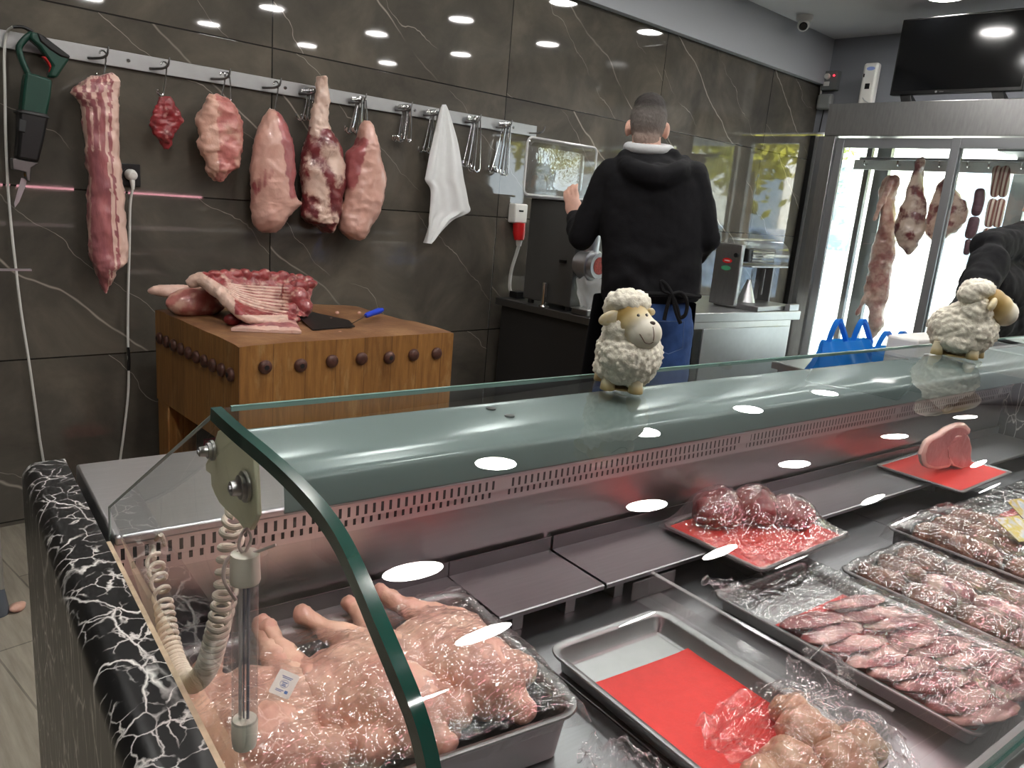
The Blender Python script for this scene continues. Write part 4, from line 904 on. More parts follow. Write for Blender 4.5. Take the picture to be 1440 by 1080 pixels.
g = rows(zz([(168, 745, 805), (200, 722, 815), (250, 708, 800), (300, 706, 782), (350, 716, 784), (410, 712, 790), (470, 695, 790), (540, 672, 786), (600, 660, 776), (660, 650, 768), (720, 640, 762), (770, 632, 755), (810, 640, 740), (850, 660, 730), (890, 655, 728), (930, 650, 728), (970, 652, 700), (1000, 652, 672)]), None, tk(.07), 110, 40, 2, X=XM + .05).capsule(at(1040 + 760 / 3.6, 200 + 200 / 3.6, X=XM + .0), .028, at(1040 + 684 / 3.6, 200 + 392 / 3.6, X=XM - .08), .013).capsule(at(1040 + 645 / 3.6, 200 + 770 / 3.6, X=XM - .02), .02, at(1040 + 592 / 3.6, 200 + 872 / 3.6, X=XM - .02), .012)
g = voxel(g, .008, 2).noise(.010, 16, 4, 21)
LAMBC = meat('lamb_carcass', s(178, 116, 108), s(140, 78, 76), s(214, 186, 172), 30, .3, .75, amp=.8)
tag(link('lamb_carcass', g, LAMBC, attr=fatattr(g, lambda p: .55 + .5 * mn.noise(V(p) * 11))), 'whole skinned lamb carcass hanging head down in the fridge', 'meat')
g = rows(zz([(78, 896, 930), (100, 890, 936), (130, 894, 930), (180, 872, 926), (240, 852, 926), (300, 832, 944), (360, 806, 946), (415, 786, 944), (460, 786, 934), (500, 796, 915), (540, 822, 893), (568, 850, 866)]), None, tk(.06), 80, 40, 2, X=XM - .11).noise(.012, 15, 4, 22)
tag(link('leg_of_lamb', g, M['lamb'], attr=fatattr(g, lambda p: .6 + .7 * mn.noise(V(p) * 12))), 'pale lamb leg hanging beside the carcass in the fridge', 'meat')
g = rows(zz([(185, 1035, 1065), (215, 1010, 1082), (260, 988, 1110), (310, 965, 1150), (360, 950, 1162), (400, 945, 1140), (440, 944, 1112), (475, 955, 1060), (500, 975, 1020), (515, 988, 1002)]), None, tk(.07), 70, 40, 2, X=XM).noise(.012, 15, 4, 23)
tag(link('meat_quarter', g, M['lamb'], attr=fatattr(g, lambda p: .48 + .7 * mn.noise(V(p) * 14))), 'red and white meat quarter hanging behind the door frame of the fridge', 'meat')
SAUS = plain('dark_sausage_skin', s(104, 74, 84), .4, var=.2, vs=30)
def stripes():
    n = N('striped_sausage_skin'); sp = n.n('SeparateXYZ'); n.l(n.obj(), sp.inputs[0])
    f = n.math('GREATER_THAN', n.math('SINE', n.math('MULTIPLY', sp.outputs[1], 260)), .15)
    return n.pbr(n.mix(f, s(232, 212, 196), s(146, 92, 84)), .45)
STRP = stripes()
def sausage(pts, r, m, lab, nm='sausage', grp=None):
    pp = curve([at(1040 + x / 3.6, 200 + y / 3.6, X=XM) for x, y in pts], 30)
    rs = [r * (max(1e-3, 1 - abs(2 * i / 30 - 1) ** 4)) ** .5 for i in range(31)]
    return tag(link(nm, G().tube(pp, rs, 16), m), lab, 'sausage', grp)
sausage([(1218, 232), (1212, 300), (1192, 375)], .034, SAUS, 'dark smooth sausage, upper link of the left string in the fridge')
sausage([(1192, 375), (1180, 430), (1160, 490)], .036, SAUS, 'dark smooth sausage, second link of the left string in the fridge')
sausage([(1160, 490), (1155, 530), (1145, 572)], .022, SAUS, 'short grey sausage end at the bottom of the left string')
for k, dx in enumerate((-20, 22)):
    sausage([(1325 + dx, 118), (1320 + dx, 200), (1308 + dx, 280)], .030, STRP, 'striped pale sausage in the pair hanging highest at the right door', grp='striped sausages, upper pair')
    sausage([(1305 + dx, 284), (1292 + dx, 360), (1278 + dx, 432)], .030, STRP, 'striped pale sausage in the pair tied below the highest pair', grp='striped sausages, lower pair')
    sausage([(1276 + dx, 434), (1268 + dx, 500), (1256 + dx, 560)], .030, STRP, 'striped pale sausage in the lowest pair behind the black hood', grp='striped sausages, lowest pair')
# television on the fridge
tv = root('television', (5.72, 1.93, FZ), 'black flat television standing on top of the steel fridge', 'television')
TX = 5.68; a, b = at(1253, 134, X=TX), at(1268, 28, X=TX); ty1 = (a.y + b.y) / 2; tz0 = a.z; tz1 = b.z
TV0 = ty1 - .80
link('casing', G().box(TX, TX + .045, TV0, ty1, tz0, tz1), plain('tv_black', s(12, 12, 13), .3), tv, bevel=.005)
link('screen', G().box(TX - .0015, TX, TV0 + .012, ty1 - .012, tz0 + .024, tz1 - .012), plain('tv_screen', s(10, 11, 13), .1, 0, .5), tv, smooth=False)
for y in (ty1 - .12, TV0 + .12): link('foot', G().ext([(TX - .02, y - .045, FZ + .001), (TX + .10, y - .045, FZ + .001), (TX + .045, y - .012, tz0 + .01), (TX + .01, y - .012, tz0 + .01)], (0, .07, 0)), M['black'], tv, bevel=.003)
link('logo', G().disc((TX - .0018, ty1 - .30, tz0 + .012), (-1, 0, 0), .007, .001, 14), plain('grey_mark', s(150, 150, 150), .4), tv)
link('power_light', G().box(TX - .0025, TX, ty1 - .345, ty1 - .32, tz0 + .009, tz0 + .014), plain('grey_slot', s(90, 90, 92), .4), tv)
# white dispenser standing on the fridge
DX = 6.3
q0, q1 = at(1205, 144, X=DX), at(1223, 88, X=DX)
ad = root('white_dispenser', (DX + .03, q0.y - .07, FZ), 'tall white plastic dispenser with small dark display standing behind the fridge header', 'dispenser')
yA, yB = at(1206, 140, X=DX).y, at(1230, 110, X=DX).y - .01
link('casing', G().box(DX, DX + .07, yB, yA, FZ, q1.z), M['white'], ad, bevel=.02, seg=4)
ym = (yA + yB) / 2; dz = q1.z - FZ
link('display', G().box(DX - .003, DX + .001, ym - .018, ym + .018, FZ + dz * .52, FZ + dz * .62), M['black'], ad, smooth=False)
link('button', G().box(DX - .003, DX + .001, ym + .035, ym + .045, FZ + dz * .74, FZ + dz * .80), M['black'], ad, smooth=False)
link('blue_emblem', G().ext([(DX - .003, ym - .005 + .032 * math.cos(R(k * 20)), FZ + dz * .89 + .014 * math.sin(R(k * 20))) for k in range(18)], (.0035, 0, 0)), plain('pale_blue_print', s(140, 160, 215), .5), ad, smooth=False)
link('swoosh', G().tube(curve([(DX - .001, ym + .02, FZ + dz * .36), (DX - .001, ym, FZ + dz * .31), (DX - .001, ym - .03, FZ + dz * .27)], 8), .004, 6), plain('grey_print', s(190, 195, 195), .5), ad)
link('outlet_slot', G().box(DX - .003, DX + .001, yB + .02, yA - .02, FZ + .012, FZ + .022), plain('grey_slot2', s(130, 132, 132), .5), ad, smooth=False)
# boxes in the corner
cbx = root('alarm_box', (XR, 3.28, 2.51), 'grey alarm box with white knob and red light high in the corner', 'alarm box')
link('case', G().box(XR - .06, XR - .001, 3.215, 3.345, 2.53, 2.68), plain('grey_box', s(110, 114, 114), .5), cbx, bevel=.004)
link('knob', G().tube([(XR - .061, 3.30, 2.635), (XR - .085, 3.30, 2.635)], [.024, .02], 18), M['white'], cbx)
link('button_panel', G().box(XR - .066, XR - .059, 3.275, 3.325, 2.56, 2.595), M['white'], cbx, bevel=.002)
link('red_light', G().tube([(XR - .061, 3.245, 2.64), (XR - .068, 3.245, 2.64)], .007, 12), emit('red_led', (1, .03, .05, 1), 4), cbx)
jb = root('junction_box', (XR, 3.30, 2.36), 'round-edged grey junction box with cables below the alarm box', 'junction box')
link('case', G().box(XR - .07, XR - .001, 3.235, 3.36, 2.375, 2.50), plain('grey_box2', s(140, 143, 142), .5), jb, bevel=.022, seg=4)
link('cable', G().tube(curve([(XR - .03, 3.35, 2.50), (XR - .035, 3.355, 2.56), (XR - .03, 3.36, 2.60)], 10), .008, 8), M['white'], jb)
link('cable', G().tube(curve([(XR - .03, 3.30, 2.376), (XR - .02, 3.31, 2.30), (XR - .01, 3.32, 2.20)], 10), .005, 8), M['black'], jb)
# security camera
p = at(1132, 22, Z=ZC); p = V((p.x, min(p.y, YW - .13), ZC))
sc_ = root('security_camera', p, 'white dome security camera with dark lens on the ceiling above the soffit', 'camera')
link('base', G().tube([p, p - V((0, 0, .025)), p - V((0, 0, .04))], [.06, .06, .05], 28), M['white'], sc_)
link('eyeball', G().ball(p - V((0, 0, .065)), .045, 28, 20), M['white'], sc_)
dr = (CAM - p); dr.z *= 1.0; dr = (dr.normalized() + V((0, 0, -.25))).normalized()
link('lens', G().disc(p - V((0, 0, .065)) + dr * .036, dr, .03, .012, 24, .022), plain('lens_black', s(8, 8, 9), .15), sc_)
# ------------------------------------------------------------------ trays and food in the counter (counter coordinates)
def rrect(cx, cy, hw, hl, rad, zz, yaw=0, n=6):
    o = []; c_, s_ = math.cos(yaw), math.sin(yaw)
    for sx, sy, a0 in ((1, 1, 0), (-1, 1, 90), (-1, -1, 180), (1, -1, 270)):
        for k in range(n + 1):
            a = R(a0 + 90 * k / n); x = sx * (hw - rad) + rad * math.cos(a); y = sy * (hl - rad) + rad * math.sin(a)
            o.append(W(cx + c_ * x - s_ * y, cy + s_ * x + c_ * y, zz))
    return o
TRAYM = steel('tray_steel', (.28, .28, .28, 1), .40, .1, (5, 5, 5), .04)
def tray(cx, cy, hw, hl, z0, h, lab, yaw=0, rad=.028, slope=.016, grp=None):
    g = G(); rr_ = lambda o, zz, dr=0: rrect(cx, cy, hw - o, hl - o, max(.006, rad - o + dr), zz, yaw)
    g.loft([rr_(slope + .004, z0), rr_(slope, z0 + .002), rr_(.010, z0 + h - .003), rr_(.001, z0 + h - .003), rr_(0, z0 + h - .001), rr_(.001, z0 + h + .0008), rr_(.004, z0 + h + .0012), rr_(.010, z0 + h - .0005), rr_(.0125, z0 + h - .004), rr_(slope + .004, z0 + .006), rr_(slope + .009, z0 + .003)])
    return tag(link('steel_tray', g, TRAYM, origin=W(cx, cy, z0)), lab, 'tray', grp)
def paper(cx, cy, hw, hl, zz, lab, yaw=0, curl=0.0, nm='red_paper'):
    c_, s_ = math.cos(yaw), math.sin(yaw)
    def f(u, v):
        x = (2 * u - 1) * hw; y = (2 * v - 1) * hl
        h = .0012 * mn.noise(V((cx + x * 14, cy + y * 14, 1))) + curl * (abs(2 * v - 1) ** 6 + abs(2 * u - 1) ** 6)
        return W(cx + c_ * x - s_ * y, cy + s_ * x + c_ * y, zz + .0015 + h)
    a = G().grid(f, 24, 30); g = G().add(a.v, a.f); g.add([p - V((0, 0, .0005)) for p in a.v], [tuple(reversed(q)) for q in a.f])
    return tag(link(nm, g, M['redpaper'], sharp=0), lab, 'paper')
def wrap(cx, cy, hw, hl, zr, bumps, lab, yaw=0, wr=.004, seed=0, drape=.02, nu=150, nv=150, sag=.004, edge=True):
    """cling film stretched over a tray and what lies on it; bumps = (x, y, rx, ry, height)"""
    c_, s_ = math.cos(yaw), math.sin(yaw); ex = 1.03
    def f(u, v):
        x = (2 * u - 1) * hw * ex; y = (2 * v - 1) * hl * ex
        px = cx + c_ * x - s_ * y; py = cy + s_ * x + c_ * y
        e = max(abs(x) / hw, abs(y) / hl); z0 = zr - sag * max(0, 1 - e) * 3
        for bx, by, rx, ry, h in bumps:
            d = ((px - bx) / rx) ** 2 + ((py - by) / ry) ** 2
            z0 = max(z0, zr + (h - zr) * (1 - .55 * d) if d < 1.0 else zr + (h - zr) * .45 * math.exp(-(d - 1) * 1.3))
        k = 1 if e < .97 else max(0, 1 - (e - .97) * 30)
        q = V((px * 22 + seed, py * 22, seed)); rdg = 1 - abs(mn.noise(V((px * 30 + py * 18 + seed, py * 55 - px * 40, seed))) * 2)
        w = wr * (.45 * rdg + .8 * mn.fractal(q, 1, 2, 3) + .35 * (1 - abs(mn.noise(q * 3.1)) * 2))
        zd = -drape * max(0, e - .985) * 22
        return W(px, py, z0 + .0025 + max(-.002, w) * k + zd)
    return tag(link('cling_film', G().grid(f, nu, nv), M['film'], sharp=0), lab, 'cling film')

ZD = .80
# --- chickens on the left tray
t1 = (.372, .702, .208, .152, R(-5))
CT = tray(t1[0], t1[1], t1[2], t1[3], ZD + .001, .068, 'deep rectangular steel tray with three whole chickens under film', t1[4], .035, .02)
def chicken(cx, cy, yaw, lab, seed, k=1.0, lean=0.0):
    g = G(); zb = ZD + .012
    def P_(x, y, zz): c_, s_ = math.cos(yaw), math.sin(yaw); return W(cx + k * (c_ * x - s_ * y), cy + k * (s_ * x + c_ * y), zb + k * zz)
    Mz = Matrix.Rotation(CA + yaw, 3, 'Z')
    def E_(c, r, rx=0): g.ball(P_(*c), tuple(k * q for q in r), 28, 20, Mz @ Matrix.Rotation(rx, 3, 'X'))
    E_((0, -.015, .046), (.060, .095, .044)); E_((0, -.045, .058), (.050, .062, .040)); E_((0, .045, .045), (.050, .05, .036))
    for sx in (-1, 1):
        E_((sx * .050, .030, .046), (.030, .055, .034), R(12))
        g.capsule(P_(sx * .052, .055, .050), k * .026, P_(sx * .034 + lean, .118, .062), k * .014, 18).capsule(P_(sx * .034 + lean, .118, .062), k * .0125, P_(sx * .026 + lean * 1.6, .150, .072), k * .0105, 16)
        g.ball(P_(sx * .025 + lean * 1.7, .155, .074), k * .0125, 16, 12)
        g.capsule(P_(sx * .058, -.070, .046), k * .020, P_(sx * .078, -.020, .030), k * .014, 16).capsule(P_(sx * .078, -.020, .030), k * .013, P_(sx * .066, -.075, .022), k * .010, 16)
    g.capsule(P_(0, -.09, .05), k * .022, P_(.006, -.112, .040), k * .016)
    g = voxel(g, .0038, 3).noise(.0032, 45, 4, seed)
    zt = zb + .001
    for p in g.v: p.z = max(p.z, zt)
    tips = [P_(sx * .025 + lean * 1.7, .158, .075) for sx in (-1, 1)] + [P_(0.006, -.122, .038)]
    fa = [.5 + .3 * mn.noise(V(p) * 18 + V((seed, 0, 0))) - (.7 if min((V(p) - q).length for q in tips) < .014 else 0) for p in g.v]
    return tag(link('whole_chicken', g, M['chicken'], attr={'fat': fa}), lab, 'chicken')
chicken(.490, .700, R(10), 'raw whole chicken at the right end of the film-covered tray', 41, 1.0, -.012)
chicken(.375, .695, R(14), 'raw whole chicken in the middle of the film-covered tray', 42, 1.0, -.004)
chicken(.245, .700, R(-6), 'raw whole chicken with the white label, at the left end of the tray', 43, 1.0, .01)
wrap(t1[0], t1[1], t1[2] * .985, t1[3] * .985, ZD + .070, [(.490, .67, .075, .11, .905), (.375, .675, .075, .11, .905), (.245, .68, .075, .11, .905), (.44, .80, .18, .03, .878)], 'wrinkled clear film stretched over the three chickens', t1[4], .0045, 3, nu=210, nv=170)
# white label on the left chicken
lc = at(400, 962, Z=.916); c_ = lc
lr = root('paper_label', c_, 'small white printed label lying on the left chicken', 'label')
ux = (RT * .93 + V((0, 0, 0)) - UP * .0).normalized(); n_ = (-FW + V((0, 0, .9))).normalized(); ux = (ux - n_ * ux.dot(n_)).normalized(); uy = n_.cross(ux)
ca_, sa_ = math.cos(R(-20)), math.sin(R(-20)); e1 = ux * ca_ + uy * sa_; e2 = uy * ca_ - ux * sa_
def lq(w0, w1, h0, h1, t0): return [c_ + e1 * a + e2 * b + n_ * t0 for a, b in ((w0, h0), (w1, h0), (w1, h1), (w0, h1))]
pts = []
for sx, sy, a0 in ((1, 1, 0), (-1, 1, 90), (-1, -1, 180), (1, -1, 270)):
    for k in range(5): a = R(a0 + 22.5 * k); pts.append(c_ + e1 * (sx * .0095 + .002 * math.cos(a)) + e2 * (sy * .0105 + .002 * math.sin(a)))
link('card', G().ext(pts, n_ * .0006), M['white'], lr, smooth=False)
INK = plain('blue_ink', s(120, 140, 190), .6)
for i, (a, b, h) in enumerate(((-.006, .006, .0070), (-.005, .005, .0055), (-.006, .003, -.0066), (-.006, .001, -.0080))): link('print_line', G().ext(lq(a, b, h - .0004, h + .0004, .0007), n_ * .0001), INK, lr, smooth=False)
link('blue_square', G().ext(lq(.004, .0075, -.0085, -.0055, .0007), n_ * .0001), plain('blue_print', s(80, 130, 200), .6), lr, smooth=False)
g = G(); rg = [c_ + n_ * .0008 + e1 * .0045 * math.cos(R(15 * k)) + e2 * .0038 * math.sin(R(15 * k)) for k in range(25)]
link('stamp_ring', G().tube(rg, .0002, 5, False), INK, lr)
for k, (a, b, h) in enumerate(((-.003, .003, .0013), (-.002, .002, -.0005), (-.0025, .0025, -.002))): link('print_line', G().ext(lq(a, b, h - .0005, h + .0005, .0007), n_ * .0001), INK, lr, smooth=False)

# --- open tray with red paper and crumpled film
tray(.752, .512, .114, .190, ZD + .001, .030, 'half empty steel tray lined with smooth red paper, crumpled film over its front', R(-1), .03, .016)
paper(.755, .475, .093, .150, ZD + .006, 'bright red paper lining the half empty steel tray', R(-2), .002)
bm = []
for i, (x, y, r1, r2, hh) in enumerate(((.715, .335, .045, .038, .026), (.79, .345, .05, .04, .030), (.745, .385, .040, .034, .024), (.81, .405, .042, .036, .028), (.845, .36, .035, .035, .025), (.70, .39, .03, .028, .02), (.83, .44, .03, .03, .022))):
    c = W(x, y, ZD + .008 + hh * .8); Mr = Matrix.Rotation(i * .7, 3, 'Z')
    g = G().ball(c, (r1 * .85, r2 * .85, hh), 36, 24, Mr).noise(.006, 40, 4, 60 + i)
    for p in g.v: p.z = max(p.z, ZD + .0085)
    tag(link('chicken_fillet', g, meat('pale_poultry', s(196, 156, 128), s(178, 128, 102), s(206, 176, 148), 50, .4, .6) if i == 0 else bpy.data.materials['pale_poultry'], attr=fatattr(g, lambda p: .5 + .4 * mn.noise(V(p) * 30))), 'pale beige meat piece under the crumpled film at the front of the red-lined tray', 'meat', 'meat pieces under the crumpled film')
    bm.append((x, y, r1 * 1.1, r2 * 1.1, ZD + .012 + hh * 1.8))
def crumple(cx, cy, hw, hl, zb, amp, bumps, lab, seed, yaw=0, nu=130, nv=130):
    c_, s_ = math.cos(yaw), math.sin(yaw)
    def f(u, v):
        a = 2 * math.pi * u
        rr_ = v * (1 + .16 * mn.noise(V((math.cos(a) * 1.6, math.sin(a) * 1.6, seed))) + .06 * mn.noise(V((math.cos(a) * 6, math.sin(a) * 6, seed))))
        x = hw * rr_ * math.cos(a) * (1.15 - .15 * abs(math.cos(a))); y = hl * rr_ * math.sin(a)
        px = cx + c_ * x - s_ * y; py = cy + s_ * x + c_ * y; z0 = zb
        for bx, by, rx, ry, h in bumps:
            d = ((px - bx) / rx) ** 2 + ((py - by) / ry) ** 2; z0 = max(z0, zb + (h - zb) * math.exp(-d * .5))
        q = V((px * 26, py * 26, seed)); r1 = 1 - abs(mn.noise(q)) * 2.2; r2 = 1 - abs(mn.noise(q * 2.3 + V((5, 1, 0)))) * 2.2; r3 = 1 - abs(mn.noise(q * 5.1)) * 2
        return W(px, py, z0 + amp * max(0, .25 + r1 * .55 + r2 * .38 + r3 * .18))
    return tag(link('crumpled_film', G().grid(f, nu, nv), M['film'], sharp=0), lab, 'cling film')
crumple(.785, .385, .125, .115, ZD + .010, .013, bm, 'crumpled clear film heaped over the meat on the red-lined tray', 5)
crumple(.93, .46, .065, .045, ZD + .014, .026, [], 'loose tuft of crumpled film between two trays', 9, R(20), 80, 80)
crumple(.565, .47, .035, .06, ZD + .012, .03, [], 'bunched end of clear film at the bottom beside the chicken tray', 12, R(10), 80, 80)

# --- pork slices tray
ZT = ZD + .006
tray(1.122, .492, .132, .205, ZD + .001, .026, 'film-wrapped steel tray packed with rows of sliced pork on red paper', R(1), .02, .014)
paper(1.125, .45, .108, .150, ZT, 'strip of red paper showing behind the pork slices', R(1))
bm = []
for r_ in range(8):
    for c2 in range(2):
        x = 1.062 + c2 * .118 + rnd.uniform(-.006, .006); y = .560 - r_ * .036 + rnd.uniform(-.004, .004)
        Mr = Matrix.Rotation(CA + rnd.uniform(-.25, .25), 3, 'Z') @ Matrix.Rotation(R(-24), 3, 'X')
        g = G().ball(W(x, y, ZT + .020), (.060, .034, .009), 36, 18, Mr).noise(.005, 34, 4, 80 + r_ * 2 + c2)
        for p in g.v: p.z = max(p.z, ZT + .002)
        tag(link('pork_slice', g, M['slice'], attr=fatattr(g, lambda p: .38 + .6 * mn.noise(V(p) * 22 + V((r_, c2, 0))))), 'pork slice in the overlapping rows on the film-wrapped tray', 'meat', 'pork slices on the wrapped tray')
        bm.append((x, y, .065, .05, ZT + .040))
wrap(1.122, .492, .134, .207, ZD + .029, bm, 'clear film pulled tight over the sliced pork', R(1), .0042, 7, .03, 150, 190)
crumple(1.01, .70, .030, .022, ZD + .018, .022, [], 'twisted corner of film at the back of the sliced pork tray', 15, R(-30), 60, 60)
# --- kebab tray (narrow brown logs)
tray(1.395, .452, .122, .186, ZD + .001, .028, 'black-edged tray of short brown minced kebabs under film', 0, .015, .012)
bm = []
for c2 in range(3):
    for r_ in range(4):
        x = 1.322 + c2 * .073; y = .585 - r_ * .086
        if c2 == 1 and r_ in (1, 2): m_, nm, lb, gp = 'belly', 'bacon_roll', 'pale bacon-wrapped roll between the brown kebabs on the middle tray', 'bacon rolls on the kebab tray'
        else: m_, nm, lb, gp = 'mince', 'minced_kebab', 'flat brown minced kebab in rows on the black-edged middle tray', 'kebabs on the black-edged tray'
        g = G().capsule(W(x + rnd.uniform(-.003, .003), y + .026, ZT + .017), .019, W(x + rnd.uniform(-.003, .003), y - .026, ZT + .017), .019, 18); g.ball(W(x, y, ZT + .016), (.031, .040, .016), 24, 16)
        g = voxel(g, .005, 1).noise(.004, 60, 4, 120 + r_ * 3 + c2)
        for p in g.v: p.z = max(p.z, ZT + .002)
        tag(link(nm, g, M[m_], attr=fatattr(g, lambda p: .45 + .5 * mn.noise(V(p) * 40))), lb, 'meat', gp)
        bm.append((x, y, .040, .055, ZT + .037))
wrap(1.395, .452, .122, .186, ZD + .030, bm, 'shiny film over the short brown kebabs', 0, .0032, 11, .03, 120, 170)
# --- large kebab tray
tray(1.672, .480, .138, .21, ZD + .001, .036, 'black-edged tray of long thick brown minced rolls under film', 0, .015, .012)
bm = []
for c2 in range(3):
    for r_ in range(2):
        x = 1.588 + c2 * .083; y = .575 - r_ * .175
        g = G().capsule(W(x, y + .055, ZT + .024), .030, W(x + rnd.uniform(-.004, .004), y - .055, ZT + .024), .029, 20)
        g = voxel(g, .006, 1).noise(.005, 50, 4, 160 + r_ * 3 + c2)
        for p in g.v: p.z = max(p.z, ZT + .002)
        tag(link('minced_roll', g, M['mince'], attr=fatattr(g, lambda p: .6 + .5 * mn.noise(V(p) * 36))), 'thick brown minced roll on the long film-covered tray', 'meat', 'thick minced rolls on the long tray')
        bm.append((x, y, .046, .10, ZT + .056))
wrap(1.672, .480, .139, .212, ZD + .040, bm, 'film stretched over the thick brown minced rolls', 0, .003, 13, .03, 120, 170)
# --- red paper tray with film at the right
tray(1.962, .490, .135, .205, ZD + .001, .028, 'film-covered tray with bright red paper right of the thick rolls', 0, .02, .014)
paper(1.965, .47, .108, .165, ZT, 'red paper under film on the tray right of the thick rolls', 0)
bm = []
for r_ in range(4):
    x, y = 1.93 + .05 * (r_ % 2), .56 - r_ * .055
    g = G().ball(W(x, y, ZT + .018), (.060, .032, .016), 32, 18).noise(.006, 34, 4, 190 + r_)
    for p in g.v: p.z = max(p.z, ZT + .002)
    tag(link('beef_slice', g, M['darkred'], attr=fatattr(g, lambda p: .3 + .5 * mn.noise(V(p) * 26))), 'dark red meat slice lying on red paper under film', 'meat', 'meat slices on the right red paper')
    bm.append((x, y, .07, .045, ZT + .036))
wrap(1.962, .490, .136, .207, ZD + .030, bm, 'film with long pleats over the red paper tray at the right', 0, .004, 17, .03, 110, 150)
tray(2.255, .49, .135, .20, ZD + .001, .028, 'last film-covered steel tray at the far right end of the deck', 0, .02, .014)
wrap(2.255, .49, .136, .202, ZD + .030, [], 'film over the last tray at the far right', 0, .004, 19, .03, 80, 100)
# picture cards lying on the rolls
def card(cx, cy, hw, hl, zz, yaw, lab, seed):
    n = N('card_print_%d' % seed); o = n.obj()
    c = n.ramp(n.noise(n.mapv(o, (45, 45, 45), loc=(seed, 0, 0)), 1.0, 3), [(.30, s(176, 186, 188)), (.48, s(190, 178, 70)), (.62, s(196, 204, 206)), (.72, s(150, 186, 196))])
    m_ = n.pbr(c, .6)
    cc_, ss_ = math.cos(yaw), math.sin(yaw)
    g = G().ext([W(cx + cc_ * a - ss_ * b, cy + ss_ * a + cc_ * b, zz + .012 * (b / hl)) for a, b in ((-hw, -hl), (hw, -hl), (hw, hl), (-hw, hl))], (0, 0, .0015))
    return tag(link('picture_card', g, m_, smooth=False), lab, 'card')
cq = Lc(at(1432, 745, Z=.872)); card(cq[0], cq[1] , .036, .028, ZD + .074, R(-14), 'glossy card with a yellow print lying on the film of the thick rolls', 1)
cq = Lc(at(1440, 716, Z=.872)); card(cq[0], cq[1], .034, .020, ZD + .074, R(-10), 'second glossy card with a pale green print behind the first', 2)

# --- back row
ZB = .8462
tray(1.222, .784, .148, .110, ZB, .010, 'shallow tray with red paper and a row of wrapped dark meat chunks', R(3), .02, .008)
paper(1.222, .784, .141, .104, ZB + .006, 'red paper under the wrapped dark meat chunks', R(3))
bm = []
for i, (x, y, r1, r2, hh) in enumerate(((1.175, .842, .056, .046, .036), (1.25, .815, .052, .045, .036), (1.312, .775, .046, .044, .028))):
    g = G().ball(W(x, y, ZB + .009 + hh * .8), (r1, r2, hh), 44, 30, Matrix.Rotation(i, 3, 'Z')).noise(.009, 24, 4, 210 + i)
    for p in g.v: p.z = max(p.z, ZB + .0095)
    tag(link('beef_chunk', g, M['darkred'], attr=fatattr(g, lambda p: .32 + .4 * mn.noise(V(p) * 22))), ['large dark red chunk of meat nearest the back wall of the case', 'middle dark red chunk of meat in the wrapped row', 'smaller dark red chunk of meat at the front end of the wrapped row'][i], 'meat')
    bm.append((x, y, r1 * 1.15, r2 * 1.15, ZB + .013 + hh * 1.85))
wrap(1.222, .784, .147, .109, ZB + .012, bm, 'clear film wrapped over the dark meat chunks on red paper', R(3), .003, 23, .01, 130, 110)
tray(2.028, .800, .155, .105, ZB, .009, 'shallow tray with red paper and two pork chops, no film', R(2), .012, .006)
paper(2.028, .800, .149, .100, ZB + .006, 'red paper under the two pork chops', R(2))
def chopf(px, yc0, th, lab, seed, spots):
    fr = [at(x, y, yc=yc0) for x, y in px]; n = len(px); pp = [V(cr([tuple(q) for q in fr + fr[:1]], i / 48)) for i in range(48)]
    ctr = sum(pp, V()) / 48; off = W(.5, .86, 0).normalized() * th; rings = []
    for k, sc_ in ((0, .05), (.0, .5), (0, .80), (.04, .93), (.2, 1.0), (.5, 1.03), (.8, 1.0), (.96, .93), (1, .8), (1, .05)):
        rings.append([ctr + (p - ctr) * sc_ + off * k for p in pp])
    g = G().loft(rings).noise(.0025, 40, 3, seed); zb = ZB + .0085
    for p in g.v: p.z = max(p.z, zb)
    rr_ = [r for r in (0.05, .5, .8, .93, 1, 1.03, 1, .93, .8, .05) for _ in range(48)]
    fa = [(.15 if rr_[i] < .85 else .9) + .3 * mn.noise(g.v[i] * 30) for i in range(len(g.v))]
    return tag(link('pork_chop', g, M['chop'], attr={'fat': fa}), lab, 'meat')
chopf([(1297, 640), (1305, 622), (1322, 612), (1340, 600), (1358, 597), (1366, 604), (1362, 611), (1346, 613), (1334, 624), (1334, 642), (1338, 655), (1328, 660), (1312, 660), (1300, 655)], .775, .022, 'pork chop with pale fat rim, standing nearest on red paper', 230, None)
chopf([(1330, 625), (1338, 612), (1355, 606), (1366, 618), (1368, 640), (1366, 658), (1350, 660), (1336, 650)], .776, .045, 'thick block of pork chop beside the first chop', 231, None)
# knife lying in the case
a, b = Lc(at(1222, 674, Z=.806)), Lc(at(1300, 659, Z=.806))
kc = root('case_knife', W(1.85, .73, .801), 'dark knife lying on the deck left of the pork chops', 'knife')
a2, b2 = W(1.80, .745, .834), W(1.895, .785, .834)
a2, b2 = at(1222, 674, Z=.836), at(1285, 663, Z=.836); d = (b2 - a2); sd = V((-d.y, d.x, 0)).normalized() * .012
link('blade', G().ext([a2 - sd * .6, a2 + sd, a2.lerp(b2, .62) + sd, a2.lerp(b2, .62) - sd], (0, 0, .002)), plain('dark_knife', s(46, 44, 44), .3, .7), kc, smooth=False)
link('handle', G().tube([a2.lerp(b2, .6) + V((0, 0, .002)), a2.lerp(b2, .7) + V((0, 0, .005)), b2 + V((0, 0, .005))], [.009, .011, .012], 12), M['black'], kc)
